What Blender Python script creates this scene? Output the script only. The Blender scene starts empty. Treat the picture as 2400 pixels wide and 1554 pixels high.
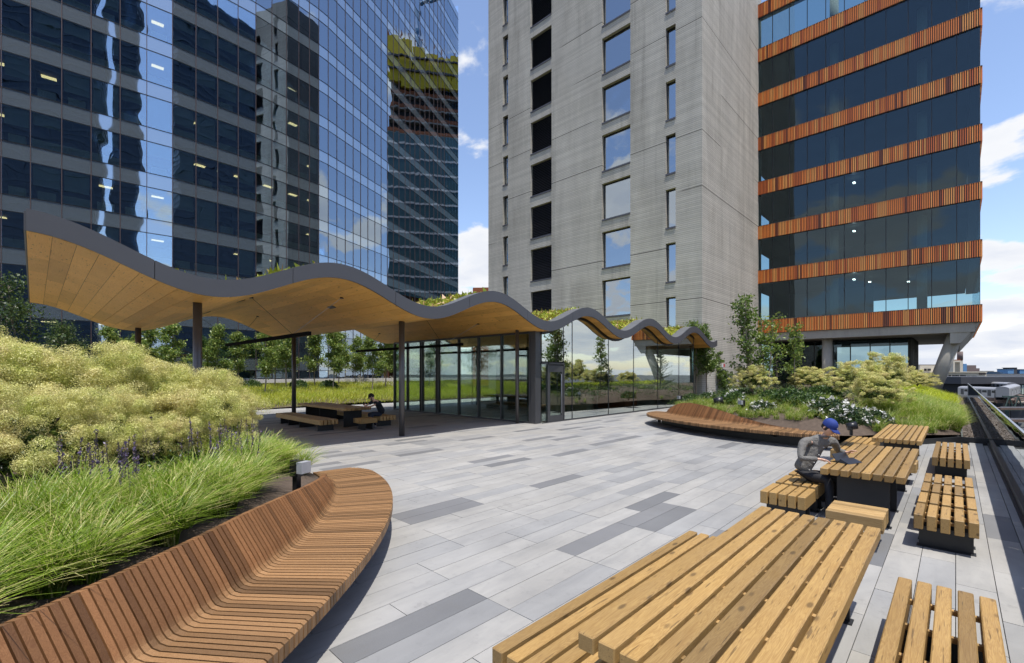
import bpy, bmesh, math, random
import numpy as np
from mathutils import Vector, Matrix
from mathutils.geometry import delaunay_2d_cdt
R_ = math.radians
random.seed(7); rng = np.random.default_rng(7)
SC = bpy.context.scene; COL = SC.collection
# ---------------------------------------------------------------- camera, sky, sun, exposure
TH = math.atan2(1040, 1080)
cam = bpy.data.objects.new('camera', bpy.data.cameras.new('camera')); COL.objects.link(cam)
cam.location = (0, 0, 2.1); cam.rotation_euler = (R_(90), 0, TH)
cam.data.lens = 16.2; cam.data.sensor_width = 36; cam.data.shift_y = 96 / 2400
cam.data.clip_start = .05; cam.data.clip_end = 6000
SC.camera = cam
SUN = Vector((.27, -.12, 1.0)).normalized()
EL = math.asin(SUN.z); AZ = math.atan2(SUN.x, SUN.y)
SC.view_settings.view_transform = 'Standard'; SC.view_settings.look = 'None'
SC.view_settings.gamma = 1; SC.view_settings.use_curve_mapping = False
SC.view_settings.exposure = 0.88
SC.render.engine = 'CYCLES'
SC.cycles.use_denoising = True
SC.cycles.max_bounces = 10; SC.cycles.transparent_max_bounces = 16; SC.cycles.diffuse_bounces = 6
SC.cycles.caustics_reflective = False; SC.cycles.caustics_refractive = False
SC.cycles.sample_clamp_indirect = 6
world = bpy.data.worlds.new('World'); SC.world = world; world.use_nodes = True
wn = world.node_tree.nodes; wl = world.node_tree.links; wn.clear()
def wnode(t, **k):
    n = wn.new(t)
    for a, b in k.items(): setattr(n, a, b)
    return n
sky = wnode('ShaderNodeTexSky', sky_type='NISHITA', sun_disc=False, sun_elevation=EL, sun_rotation=AZ, air_density=1.0, dust_density=.6, ozone_density=1.6)
tc = wnode('ShaderNodeTexCoord'); sx = wnode('ShaderNodeSeparateXYZ'); wl.new(tc.outputs['Generated'], sx.inputs[0])
def wmath(op, a, b=None, c=None, clamp=False):
    n = wnode('ShaderNodeMath', operation=op, use_clamp=clamp)
    for i, v in enumerate((a, b, c)):
        if v is None: continue
        if isinstance(v, (int, float)): n.inputs[i].default_value = v
        else: wl.new(v, n.inputs[i])
    return n.outputs[0]
zc = wmath('MAXIMUM', sx.outputs[2], 0.0)
den = wmath('ADD', zc, .22)
cx = wmath('DIVIDE', sx.outputs[0], den); cy = wmath('DIVIDE', sx.outputs[1], den)
cmb = wnode('ShaderNodeCombineXYZ'); wl.new(cx, cmb.inputs[0]); wl.new(cy, cmb.inputs[1])
def wnoise(scale, detail, rough, dist=0.0, off=(0, 0, 0)):
    m = wnode('ShaderNodeMapping'); m.inputs['Location'].default_value = off; wl.new(cmb.outputs[0], m.inputs[0])
    n = wnode('ShaderNodeTexNoise'); n.inputs['Scale'].default_value = scale; n.inputs['Detail'].default_value = detail
    n.inputs['Roughness'].default_value = rough; n.inputs['Distortion'].default_value = dist
    wl.new(m.outputs[0], n.inputs['Vector']); return n.outputs['Fac']
n1 = wnoise(2.3, 9, .55, .15, (3.1, 1.7, 0)); n2 = wnoise(.8, 3, .5, 0, (7.3, 2.2, 0))
low = wmath('MULTIPLY_ADD', zc, -.26, .10)          # more cloud low in the sky
s = wmath('ADD', wmath('ADD', wmath('MULTIPLY', n1, .62), wmath('MULTIPLY', n2, .38)), low)
mask = wnode('ShaderNodeMapRange', interpolation_type='SMOOTHSTEP'); wl.new(s, mask.inputs[0])
mask.inputs[1].default_value = .537; mask.inputs[2].default_value = .578
shade = wnode('ShaderNodeMapRange'); wl.new(s, shade.inputs[0]); shade.inputs[1].default_value = .56; shade.inputs[2].default_value = .72
ccol = wnode('ShaderNodeMix', data_type='RGBA'); wl.new(shade.outputs[0], ccol.inputs[0])
ccol.inputs[6].default_value = (3.5, 3.55, 3.65, 1); ccol.inputs[7].default_value = (2.6, 2.8, 3.25, 1)
skyc = wnode('ShaderNodeMix', data_type='RGBA', blend_type='MULTIPLY'); skyc.inputs[0].default_value = 1
wl.new(sky.outputs[0], skyc.inputs[6]); skyc.inputs[7].default_value = (.88, .83, .84, 1)
mx = wnode('ShaderNodeMix', data_type='RGBA'); wl.new(mask.outputs[0], mx.inputs[0]); wl.new(skyc.outputs[2], mx.inputs[6]); wl.new(ccol.outputs[2], mx.inputs[7])
bg = wnode('ShaderNodeBackground'); bg.inputs['Strength'].default_value = .15
wl.new(mx.outputs[2], bg.inputs[0]); wo = wnode('ShaderNodeOutputWorld'); wl.new(bg.outputs[0], wo.inputs[0])
sl = bpy.data.lights.new('sun', 'SUN'); sl.energy = 3.0; sl.angle = R_(.5); sl.color = (1, .95, .87)
so = bpy.data.objects.new('sun', sl); COL.objects.link(so); so.location = (20, 40, 80)
so.rotation_euler = (-SUN).to_track_quat('-Z', 'Y').to_euler()

# ---------------------------------------------------------------- helpers
FW = np.array([-math.sin(TH), math.cos(TH)]); RT = np.array([math.cos(TH), math.sin(TH)])
def at(u, v, z):                     # point of height z seen at a place in the photo (2400 wide)
    d = 1080 * (2.1 - z) / (v - 873.0); p = d * (FW + RT * (u - 1200) / 1080); return float(p[0]), float(p[1])
def at_d(u, d):
    p = d * (FW + RT * (u - 1200) / 1080); return float(p[0]), float(p[1])
def proj(x, y, z=0):
    d = x * FW[0] + y * FW[1]; r = x * RT[0] + y * RT[1]
    if d < .05: return None
    return 1200 + 1080 * r / d, 873 - 1080 * (z - 2.1) / d, d
M = {}
def nt(name):
    m = bpy.data.materials.new(name); m.use_nodes = True; t = m.node_tree; t.nodes.clear(); M[name] = m
    return m, t
class NB:
    def __init__(s, t): s.t = t
    def n(s, ty, ins=None, **k):
        n = s.t.nodes.new(ty)
        for a, b in k.items(): setattr(n, a, b)
        for a, b in (ins or {}).items():
            if hasattr(b, 'is_linked') or isinstance(b, bpy.types.NodeSocket): s.t.links.new(b, n.inputs[a])
            else: n.inputs[a].default_value = b
        return n
    def math(s, op, a, b=0.0, c=0.0, clamp=False): return s.n('ShaderNodeMath', {0: a, 1: b, 2: c}, operation=op, use_clamp=clamp).outputs[0]
    def noise(s, vec, scale, detail=3, rough=.5, dist=0.0, col=False):
        n = s.n('ShaderNodeTexNoise', {'Vector': vec, 'Scale': scale, 'Detail': detail, 'Roughness': rough, 'Distortion': dist}); return n.outputs['Color' if col else 'Fac']
    def mapv(s, vec, scale=(1, 1, 1), loc=(0, 0, 0)): return s.n('ShaderNodeMapping', {'Vector': vec, 'Scale': scale, 'Location': loc}).outputs[0]
    def ramp(s, fac, stops, interp='LINEAR'):
        n = s.n('ShaderNodeValToRGB', {'Fac': fac}); r = n.color_ramp; r.interpolation = interp
        while len(r.elements) < len(stops): r.elements.new(.5)
        for e, (p, c) in zip(r.elements, stops): e.position = p; e.color = (c[0], c[1], c[2], 1) if not isinstance(c, (int, float)) else (c, c, c, 1)
        return n.outputs[0]
    def mix(s, f, a, b, blend='MIX'): 
        def c4(x): return x if isinstance(x, bpy.types.NodeSocket) else (*x[:3], 1)
        return s.n('ShaderNodeMix', {0: f, 6: c4(a), 7: c4(b)}, data_type='RGBA', blend_type=blend).outputs[2]
    def bump(s, h, strength=.3, dist=.01): return s.n('ShaderNodeBump', {'Height': h, 'Strength': strength, 'Distance': dist}).outputs[0]
    def geo(s): return s.n('ShaderNodeNewGeometry')
    def rand(s):
        a = s.n('ShaderNodeObjectInfo').outputs['Random']; b = s.geo().outputs['Random Per Island']
        return s.math('FRACT', s.math('ADD', a, b))
    def out(s, sh): s.n('ShaderNodeOutputMaterial', {'Surface': sh})
    def pr(s, **k):
        ins = {}
        names = {'base': 'Base Color', 'rough': 'Roughness', 'metal': 'Metallic', 'normal': 'Normal', 'spec': 'Specular IOR Level', 'coat': 'Coat Weight', 'sheen': 'Sheen Weight'}
        for a, b in k.items():
            if a == 'base' and not isinstance(b, bpy.types.NodeSocket): b = (*b[:3], 1)
            ins[names[a]] = b
        return s.n('ShaderNodeBsdfPrincipled', ins).outputs[0]
def plain(name, base, rough=.6, metal=0.0, var=.12, scale=3.0, bump=.0, spec=.5):
    m, t = nt(name); b = NB(t); p = b.geo().outputs['Position']
    f = b.noise(p, scale, 4, .6)
    c = b.mix(f, [x * (1 - var) for x in base], [min(1, x * (1 + var)) for x in base])
    k = dict(base=c, rough=rough, metal=metal, spec=spec)
    if bump: k['normal'] = b.bump(b.noise(p, scale * 12, 3), bump, .01)
    b.out(b.pr(**k)); return m
# ---- materials
plain('dark_steel', (.018, .019, .021), .5, 0, .3, 4, .05)
plain('fascia_metal', (.082, .084, .095), .42, .25, .08, .8)
plain('fascia_top', (.16, .165, .175), .4, .3, .1, 1)
plain('column_metal', (.11, .105, .105), .38, .5, .1, 2)
plain('frame_metal', (.075, .077, .083), .4, .4, .1, 2)
plain('frame_dark', (.012, .013, .015), .4, .2, .1, 2)
plain('rail_metal', (.30, .31, .34), .3, .7, .1, 2)
plain('soil', (.09, .065, .048), .95, 0, .5, 9, .8)
plain('gravel', (.20, .17, .15), .9, 0, .7, 30, .8)
plain('deck_base', (.02, .02, .02), .9)
plain('coping', (.55, .54, .53), .7, 0, .06, 1)
plain('street', (.06, .062, .06), .95, 0, .4, .05)
plain('white_paint', (.7, .7, .68), .6)
plain('black_plastic', (.012, .012, .014), .35)
plain('grey_plastic', (.34, .35, .37), .35)
plain('blind', (.50, .58, .50), .8, 0, .15, .4)
plain('cabinet', (.62, .63, .45), .7, 0, .15, .5)
plain('office_dark', (.012, .014, .016), .9, 0, .4, .3)
plain('counter_stone', (.42, .38, .26), .6, 0, .25, 1.5)
plain('corten', (.26, .085, .035), .8, 0, .35, 3)
plain('bark', (.26, .22, .17), .9, 0, .45, 14, .5)
plain('bark_dark', (.07, .055, .045), .9, 0, .4, 10, .5)
plain('mullion_metal', (.10, .068, .062), .45, .3)
plain('navy_glass', (.010, .026, .055), .3, 0, .3, .2)
plain('navy_band', (.03, .05, .08), .5)
plain('skin', (.60, .37, .27), .5, 0, .08, 20)
plain('hair', (.02, .013, .01), .6)
plain('cap_blue', (.012, .035, .20), .8, 0, .1, 30)
plain('cap_black', (.01, .01, .012), .8)
plain('tee_black', (.010, .014, .024), .85)
plain('jeans', (.016, .025, .045), .85)
plain('trouser_black', (.010, .010, .013), .75)
plain('shoe', (.35, .35, .36), .6)
plain('louver', (.016, .016, .024), .45)
plain('sill', (.10, .10, .115), .45, .3)
plain('cream_wall', (.55, .50, .40), .85, 0, .1, .1)
plain('grey_roof', (.05, .052, .06), .8, 0, .1, .05)
plain('train_silver', (.42, .42, .43), .35, .6, .08, .3)
plain('train_roof', (.30, .30, .31), .5, .2)
plain('green_steel', (.03, .06, .05), .6)
plain('rust_track', (.12, .08, .06), .8, 0, .4, .4)
plain('blue_sheet', (.09, .22, .40), .6, 0, .2, .05)
plain('brick_far', (.16, .12, .11), .9, 0, .2, .05)
plain('graffiti_red', (.5, .03, .05), .6)
plain('lamp_body', (.006, .006, .007), .9, spec=.1)
def emit(name, c, s):
    m, t = nt(name); b = NB(t); e = b.n('ShaderNodeEmission', {'Color': (*c, 1), 'Strength': s}); b.out(e.outputs[0]); return m
emit('office_light', (1, .72, .32), 1.3); emit('white_light', (1, .97, .9), 5.0)
def fabric(name, base, scale=900):
    m, t = nt(name); b = NB(t); o = b.n('ShaderNodeTexCoord').outputs['Object']
    f = b.noise(o, scale * .4, 2); g = b.noise(o, 14, 4, .6)
    c = b.mix(f, [x * .75 for x in base], [x * 1.25 for x in base])
    b.out(b.pr(base=b.mix(b.math('MULTIPLY', g, .35), c, [x * .6 for x in base]), rough=.85, normal=b.bump(g, .9, .035)))
fabric('shirt_grey', (.165, .16, .15))
def wood(name, light, dark, along, ring=1.0, knots=True, var=.35, rough=.5, wash=None, back_shade=False):
    m, t = nt(name); b = NB(t); o = b.n('ShaderNodeTexCoord').outputs['Object']; r = b.rand()
    off = b.n('ShaderNodeCombineXYZ', {0: b.math('MULTIPLY', r, 37.0), 1: b.math('MULTIPLY', r, 91.0), 2: b.math('MULTIPLY', r, 13.0)}).outputs[0]
    v = b.n('ShaderNodeVectorMath', {0: o, 1: off}, operation='ADD').outputs[0]
    sc = [1.0, 1.0, 1.0]; sc[along] = .045
    g = b.noise(b.mapv(v, tuple(x * 26 * ring for x in sc)), 1.0, 3, .6, 1.2)
    w = b.math('PINGPONG', b.math('MULTIPLY', g, 20.0), 1.0)
    fine = b.noise(b.mapv(v, tuple(x * 260 for x in sc)), 1.0, 2)
    f = b.math('ADD', b.math('MULTIPLY', w, .55), b.math('MULTIPLY', fine, .45))
    c = b.mix(f, light, dark)
    big = b.noise(v, 1.7, 2)
    c = b.mix(b.math('MULTIPLY', big, .45), c, [x * .62 for x in dark])
    if knots:
        sk = [7.0, 7.0, 7.0]; sk[along] = 2.6
        vo = b.n('ShaderNodeTexVoronoi', {'Vector': b.mapv(v, tuple(sk)), 'Scale': 1.0, 'Randomness': 1.0}).outputs['Distance']
        k = b.ramp(vo, [(0, 1), (.09, .9), (.15, 0)])
        c = b.mix(b.math('MULTIPLY', k, .8), c, [x * .28 for x in dark])
    if knots: ck = b.noise(b.mapv(v, tuple(x * 70 for x in sc)), 1.0, 2, .5); c = b.mix(b.ramp(ck, [(.66, 0), (.70, .75)]), c, [x * .35 for x in dark])
    hv = b.ramp(r, [(0, 1 - var), (.5, 1.0), (1, 1 + var * .6)])
    c = b.mix(1.0, c, hv, 'MULTIPLY')
    if back_shade:      # seat left light, back multiplied darker and redder: its shade put into the colour
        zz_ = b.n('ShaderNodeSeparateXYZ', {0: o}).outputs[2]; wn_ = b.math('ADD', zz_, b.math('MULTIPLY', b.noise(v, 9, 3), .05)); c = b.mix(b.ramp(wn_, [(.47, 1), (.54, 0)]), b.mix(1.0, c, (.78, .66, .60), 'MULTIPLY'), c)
    if wash: c = b.mix(b.math('MULTIPLY', b.noise(v, 3.1, 4), wash[3]), c, wash[:3])
    b.out(b.pr(base=c, rough=rough, normal=b.bump(f, .25, .004), spec=.35)); return m
wood('pine_y', (.50, .325, .115), (.26, .14, .040), 1, 1.0, True, .38, .5, (.32, .27, .19, .16))
wood('pine_x', (.54, .38, .17), (.33, .19, .07), 0, 1.0)
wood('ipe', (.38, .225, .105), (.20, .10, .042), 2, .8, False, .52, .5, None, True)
wood('soffit_wood', (.56, .29, .085), (.42, .19, .045), 0, .35, True, .22, .55)
# paving
m, t = nt('granite'); b = NB(t); p = b.geo().outputs['Position']; r = b.rand()
base = b.ramp(r, [(0, (.335, .326, .305)), (.20, (.295, .291, .28)), (.42, (.318, .308, .285)), (.66, (.27, .27, .265)), (.85, (.215, .217, .217)), (.91, (.135, .137, .142)), (.96, (.10, .103, .108))], 'CONSTANT')
st = b.noise(b.mapv(p, (2.0, .5, 1)), 2.2, 6, .65, .6); sp = b.noise(p, 160, 2, .7)
c = b.mix(b.math('MULTIPLY', b.math('SUBTRACT', st, .38), 2.2, clamp=True), base, b.mix(.55, base, (.13, .135, .14))); bl = b.noise(p, 9, 5, .75); c = b.mix(b.ramp(bl, [(.55, 0), (.75, .35)]), c, (.12, .12, .12)); sd = b.noise(p, 1.3, 6, .8); c = b.mix(b.ramp(sd, [(.60, 0), (.64, .28), (.70, .05)]), c, (.10, .098, .09))
c = b.mix(b.math('MULTIPLY', sp, .22), c, (.5, .5, .5))
wv = b.noise(b.mapv(p, (1, 1, 1), (4, 2, 0)), .35, 4, .6)
c = b.mix(1.0, c, b.ramp(wv, [(.3, .80), (.7, 1.12)]), 'MULTIPLY')
b.out(b.pr(base=c, rough=.62, normal=b.bump(sp, .15, .003)))
# board-marked concrete: thin horizontal board lines every 10.5 cm, long vertical stains, pour joints
def concrete(name, boards=True, tone=1.0, streak=.0):
    m, t = nt(name); b = NB(t); g = b.geo(); p = g.outputs['Position']
    s3 = b.n('ShaderNodeSeparateXYZ', {0: p}); z = s3.outputs[2]; h = b.math('ADD', s3.outputs[0], s3.outputs[1])
    st = b.noise(b.mapv(p, (.55, .55, .10)), 1.3, 6, .68, .4); bl = b.noise(p, .22, 4, .55)
    c = b.mix(b.ramp(st, [(.32, 0), (.72, 1)]), [x * tone for x in (.41, .39, .345)], [x * tone for x in (.61, .585, .52)])
    c = b.mix(b.ramp(bl, [(.42, 0), (.62, .5)]), c, [x * tone for x in (.56, .54, .49)])
    sp = b.noise(p, 26, 3, .7)
    c = b.mix(b.ramp(sp, [(.57, 0), (.70, .5)]), c, (.15, .145, .13)); run = b.noise(b.mapv(p, (1.1, 1.1, .05)), 1.0, 5, .7); c = b.mix(b.ramp(run, [(.56, 0), (.74, .5)]), c, [x * tone for x in (.20, .19, .165)])
    fine = b.noise(b.mapv(p, (1.2, 1.2, 30)), 1.0, 3)
    hgt = fine; 
    if boards:
        q = b.math('FRACT', b.math('MULTIPLY', z, 1 / .137))
        br = b.math('FLOOR', b.math('MULTIPLY', z, 1 / .137))
        jog = b.noise(b.n('ShaderNodeCombineXYZ', {0: b.math('MULTIPLY', br, 3.7), 1: b.math('MULTIPLY', h, .18)}).outputs[0], 1.0, 2)
        ln = b.ramp(q, [(0, 1), (.13, .85), (.2, 0), (1, 0)])
        ln = b.math('MULTIPLY', ln, b.math('MULTIPLY_ADD', jog, 1.3, .0, clamp=True))
        tb = b.n('ShaderNodeTexWhiteNoise', {'W': br}, noise_dimensions='1D').outputs['Value']
        c = b.mix(1.0, c, b.ramp(tb, [(0, .91), (1, 1.06)]), 'MULTIPLY')
        c = b.mix(b.math('MULTIPLY', ln, .85), c, (.075, .073, .068))
        hgt = b.math('SUBTRACT', b.math('MULTIPLY', fine, .25), ln)
        pj = b.math('FRACT', b.math('MULTIPLY', b.math('ADD', z, .6), 1 / 4.0))
        pl = b.ramp(pj, [(0, 1), (.012, 1), (.018, 0), (1, 0)])
        pn = b.ramp(b.noise(b.mapv(p, (.09, .09, .3)), 1.0, 1), [(.47, 0), (.5, 1)])
        c = b.mix(b.math('MULTIPLY', b.math('MULTIPLY', pl, pn), .8), c, (.04, .04, .038))
    b.out(b.pr(base=c, rough=.85, normal=b.bump(hgt, .5, .02), spec=.25)); return m
concrete('board_concrete'); concrete('smooth_concrete', False, .75)
# glass
def glass(name, tint, refl, gtint=(1, 1, 1), wav=0.0, wscale=.35, fres=.9, rough=0.0):
    m, t = nt(name); b = NB(t); p = b.geo().outputs['Position']
    k = {'Color': (*gtint, 1), 'Roughness': rough}
    if wav:
        r = b.rand()
        off = b.n('ShaderNodeCombineXYZ', {2: b.math('MULTIPLY', r, 60.0)}).outputs[0]
        v = b.n('ShaderNodeVectorMath', {0: p, 1: off}, operation='ADD').outputs[0]
        k['Normal'] = b.bump(b.noise(v, wscale, 1, .4), 1.0, wav)
    g = b.n('ShaderNodeBsdfGlossy', k).outputs[0]
    tr = b.n('ShaderNodeBsdfTransparent', {'Color': (*tint, 1)}).outputs[0]
    f = b.n('ShaderNodeFresnel', {'IOR': 1.5}).outputs[0]
    fac = b.math('MULTIPLY_ADD', f, fres, refl, clamp=True)
    b.out(b.n('ShaderNodeMixShader', {0: fac, 1: tr, 2: g}).outputs[0]); return m
glass('tower_glass', (.80, .90, .92), .34, (.72, .86, 1.0), .013, .42)
glass('window_glass', (.25, .33, .38), .36, (.85, .93, 1.0), .012, .5)
glass('orange_glass', (.58, .70, .72), .02, (.75, .88, .95), .012, .4, .8)
plain('office_mid', (.05, .06, .063), .9, 0, .5, .4)
glass('pavilion_glass', (.86, .92, .89), .02, (.9, .97, .95), .0015, .8, .55)
glass('rail_glass', (.68, .76, .76), .10, (.9, .95, 1.0), .002, .8, 1.2)
# spandrel glass: opaque grey-green behind a mirror-like face
m, t = nt('spandrel_glass'); b = NB(t); p = b.geo().outputs['Position']; r = b.rand()
off = b.n('ShaderNodeCombineXYZ', {2: b.math('MULTIPLY', r, 60.0)}).outputs[0]
v = b.n('ShaderNodeVectorMath', {0: p, 1: off}, operation='ADD').outputs[0]
g = b.n('ShaderNodeBsdfGlossy', {'Color': (.72, .86, 1, 1), 'Roughness': .02, 'Normal': b.bump(b.noise(v, .42, 1, .4), 1.0, .013)}).outputs[0]
d = b.pr(base=(.10, .125, .135), rough=.5)
f = b.math('MULTIPLY_ADD', b.n('ShaderNodeFresnel', {'IOR': 1.5}).outputs[0], .9, .40, clamp=True)
b.out(b.n('ShaderNodeMixShader', {0: f, 1: d, 2: g}).outputs[0])
# terracotta fins: a few glazes
for nm, c in (('fin_orange', (.82, .25, .05)), ('fin_amber', (.88, .38, .10)), ('fin_rust', (.60, .15, .035)), ('fin_brown', (.22, .06, .024))):
    plain(nm, c, .35, 0, .12, .7)
# foliage
def leaf(name, c1, c2, c3=None, scale=2.5, trans=.35, rough=.55, zshift=None):
    m, t = nt(name); b = NB(t); p = b.n('ShaderNodeTexCoord').outputs['Object']
    f = b.noise(p, scale, 3, .6); r = b.rand()
    c = b.mix(b.ramp(f, [(.35, 0), (.65, 1)]), c1, c2)
    if c3: c = b.mix(b.ramp(r, [(.70, 0), (.85, 1)]), c, c3)
    c = b.mix(1.0, c, b.ramp(r, [(0, .7), (1, 1.25)]), 'MULTIPLY')
    d = b.n('ShaderNodeBsdfDiffuse', {'Color': c}).outputs[0]; tl = b.n('ShaderNodeBsdfTranslucent', {'Color': c}).outputs[0]
    gl = b.n('ShaderNodeBsdfGlossy', {'Color': (1, 1, 1, 1), 'Roughness': .45}).outputs[0]
    a = b.n('ShaderNodeMixShader', {0: trans, 1: d, 2: tl}).outputs[0]
    b.out(b.n('ShaderNodeMixShader', {0: .03, 1: a, 2: gl}).outputs[0]); return m
leaf('birch_leaf', (.11, .19, .03), (.20, .29, .05), (.30, .34, .08), 2.5, .45)
leaf('tree_leaf_dark', (.028, .060, .015), (.055, .10, .022), (.10, .14, .03))
leaf('pine_needle', (.012, .035, .014), (.03, .065, .02))
leaf('smoke_leaf', (.025, .06, .012), (.07, .12, .02), (.14, .18, .02))
leaf('smoke_plume', (.48, .55, .11), (.70, .60, .27), (.76, .72, .32), 2.2, .34)
leaf('smoke_plume_yellow', (.60, .58, .16), (.66, .60, .26), (.75, .70, .35), 1.6, .5)
leaf('arching_grass', (.17, .28, .02), (.29, .41, .035), (.54, .50, .20), 2.2, .45)
leaf('lime_grass', (.36, .48, .012), (.48, .56, .02), (.56, .58, .05), 1.0, .5)
leaf('meadow_grass', (.34, .46, .02), (.50, .54, .04), (.56, .54, .09), .5, .5)
leaf('shrub_leaf', (.03, .075, .018), (.06, .12, .025), (.11, .17, .035))
leaf('rose_leaf', (.02, .05, .015), (.035, .08, .02), (.08, .11, .03))
leaf('white_petal', (.75, .74, .68), (.8, .8, .76), None, 3, .3)
leaf('feather_flower', (.62, .58, .45), (.72, .70, .60), None, 3, .4)
leaf('purple_flower', (.10, .075, .17), (.17, .12, .24), (.15, .11, .09), 3, .3)
leaf('sedum', (.24, .30, .03), (.36, .38, .05), (.34, .20, .09), .9, .2)
# ---- mesh building
class MB:
    def __init__(s): s.v = []; s.f = []; s.m = []
    def add(s, v, f, mi=0):
        o = len(s.v); s.v += [tuple(x) for x in v]; s.f += [tuple(i + o for i in q) for q in f]; s.m += [mi] * len(f); return s
    def box(s, c, d, rz=0, mi=0):
        cs, sn = math.cos(rz), math.sin(rz); P = []
        for i in (-1, 1):
            for j in (-1, 1):
                for k in (-1, 1):
                    x, y = i * d[0] / 2, j * d[1] / 2; P.append((c[0] + x * cs - y * sn, c[1] + x * sn + y * cs, c[2] + k * d[2] / 2))
        return s.add(P, [(0, 1, 3, 2), (4, 6, 7, 5), (0, 4, 5, 1), (2, 3, 7, 6), (0, 2, 6, 4), (1, 5, 7, 3)], mi)
    def bx(s, x0, x1, y0, y1, z0, z1, mi=0): return s.box(((x0 + x1) / 2, (y0 + y1) / 2, (z0 + z1) / 2), (x1 - x0, y1 - y0, z1 - z0), 0, mi)
    def tube(s, path, rad, n=8, mi=0, cap=True):
        path = [Vector(p) for p in path]; o = len(s.v); N = len(path)
        if not hasattr(rad, '__len__'): rad = [rad] * N
        for i, p in enumerate(path):
            t = (path[min(i + 1, N - 1)] - path[max(i - 1, 0)]).normalized()
            a = t.cross(Vector((0, 0, 1)) if abs(t.z) < .9 else Vector((1, 0, 0))).normalized(); b = t.cross(a)
            for k in range(n):
                w = 2 * math.pi * k / n; s.v.append(tuple(p + (a * math.cos(w) + b * math.sin(w)) * rad[i]))
        for i in range(N - 1):
            for k in range(n):
                s.f.append((o + i * n + k, o + i * n + (k + 1) % n, o + (i + 1) * n + (k + 1) % n, o + (i + 1) * n + k)); s.m.append(mi)
        if cap:
            s.f.append(tuple(o + k for k in range(n))[::-1]); s.m.append(mi)
            s.f.append(tuple(o + (N - 1) * n + k for k in range(n))); s.m.append(mi)
        return s
    def prism(s, poly, z0, z1, mi=0):
        n = len(poly); P = [(x, y, z0) for x, y in poly] + [(x, y, z1) for x, y in poly]
        return s.add(P, [tuple(range(n))[::-1], tuple(range(n, 2 * n))] + [(i, (i + 1) % n, n + (i + 1) % n, n + i) for i in range(n)], mi)
    def mesh(s, name, mats, smooth=False):
        me = bpy.data.meshes.new(name); me.from_pydata(s.v, [], s.f); 
        for k in mats: me.materials.append(M[k])
        if len(mats) > 1: me.polygons.foreach_set('material_index', s.m)
        if smooth: me.polygons.foreach_set('use_smooth', [True] * len(s.f))
        me.update(); return me
WM = {}
def link(name, data, parent=None, mat=None):
    o = bpy.data.objects.new(name, data); COL.objects.link(o); mat = mat or Matrix()
    o.matrix_basis = mat; WM[o] = mat.copy()
    if parent is not None: o.parent = parent; o.matrix_parent_inverse = WM[parent].inverted()
    return o
def thing(name, label, cat, loc=(0, 0, 0), group=None):
    o = link(name, None, None, Matrix.Translation(loc)); o.empty_display_size = .1
    o['label'] = label; o['category'] = cat
    if group: o['group'] = group
    return o
def tag(o, label, cat, group=None):
    o['label'] = label; o['category'] = cat
    if group: o['group'] = group
    return o
def part(name, mb, mats, parent=None, smooth=False, kind=None, label=None):
    if isinstance(mats, str): mats = [mats]
    o = link(name, mb.mesh(name, mats, smooth), parent)
    if kind: o['kind'] = kind
    if label: o['label'] = label
    return o
def struct(name, mb, mats, smooth=False): return part(name, mb, mats, None, smooth, 'structure')
UB = MB().box((0, 0, 0), (1, 1, 1)); _ub = {}
def ubox(mat, name):
    if (mat, name) not in _ub: _ub[(mat, name)] = UB.mesh(name, [mat])
    return _ub[(mat, name)]
def T(c, s=(1, 1, 1), rz=0, rx=0): return Matrix.Translation(c) @ Matrix.Rotation(rz, 4, 'Z') @ Matrix.Rotation(rx, 4, 'X') @ Matrix.Diagonal((*s, 1))
def big(c, s):
    q = proj(c[0], c[1], c[2])
    if q is None: return -1
    m = 250 if -250 < q[0] < 2650 and -250 < q[1] < 1800 else 1e9
    return (s / q[2]) if m == 250 else (s / q[2]) * .01
def pieces(parent, name, specs, cap=300, stuff=None):
    """specs: (material, matrix, size). The largest in view become unit-box objects of their own, the rest one joined part."""
    idx = sorted(range(len(specs)), key=lambda i: -big(specs[i][1].translation, specs[i][2]))
    for i in idx[:cap]:
        mt, mx_, _ = specs[i]; link(name, ubox(mt, name), parent, mx_)
    rest = idx[cap:]
    if rest:
        mb = MB(); mats = sorted({specs[i][0] for i in rest})
        for i in rest:
            mt, mx_, _ = specs[i]; mb.add([mx_ @ Vector(v) for v in UB.v], UB.f, mats.index(mt))
        part(stuff or name + '_rest', mb, mats, parent, kind='stuff')
def cbox(sx, sy, sz, c):
    """box with chamfered edges, centred"""
    v = []; f = []
    for i in (-1, 1):
        for j in (-1, 1):
            for k in (-1, 1):
                for ax in range(3):
                    p = [i * sx / 2, j * sy / 2, k * sz / 2]
                    for q in range(3):
                        if q != ax: p[q] -= c * (i, j, k)[q]
                    v.append(tuple(p))
    idx = lambda i, j, k, a: ((((i > 0) * 2 + (j > 0)) * 2 + (k > 0)) * 3 + a)
    for a in range(3):
        b_, c_ = (a + 1) % 3, (a + 2) % 3
        for s in (-1, 1):
            q = []
            for p1, p2 in ((-1, -1), (1, -1), (1, 1), (-1, 1)):
                t_ = [0, 0, 0]; t_[a] = s; t_[b_] = p1; t_[c_] = p2; q.append(idx(*t_, a))
            f.append(tuple(q if s > 0 else q[::-1]))
        for p1 in (-1, 1):
            for p2 in (-1, 1):
                t0 = [0, 0, 0]; t0[a] = -1; t0[b_] = p1; t0[c_] = p2; t1 = list(t0); t1[a] = 1
                f.append((idx(*t0, b_), idx(*t1, b_), idx(*t1, c_), idx(*t0, c_)))
    for i in (-1, 1):
        for j in (-1, 1):
            for k in (-1, 1): f.append((idx(i, j, k, 0), idx(i, j, k, 1), idx(i, j, k, 2)))
    return v, f
_cb = {}
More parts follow.
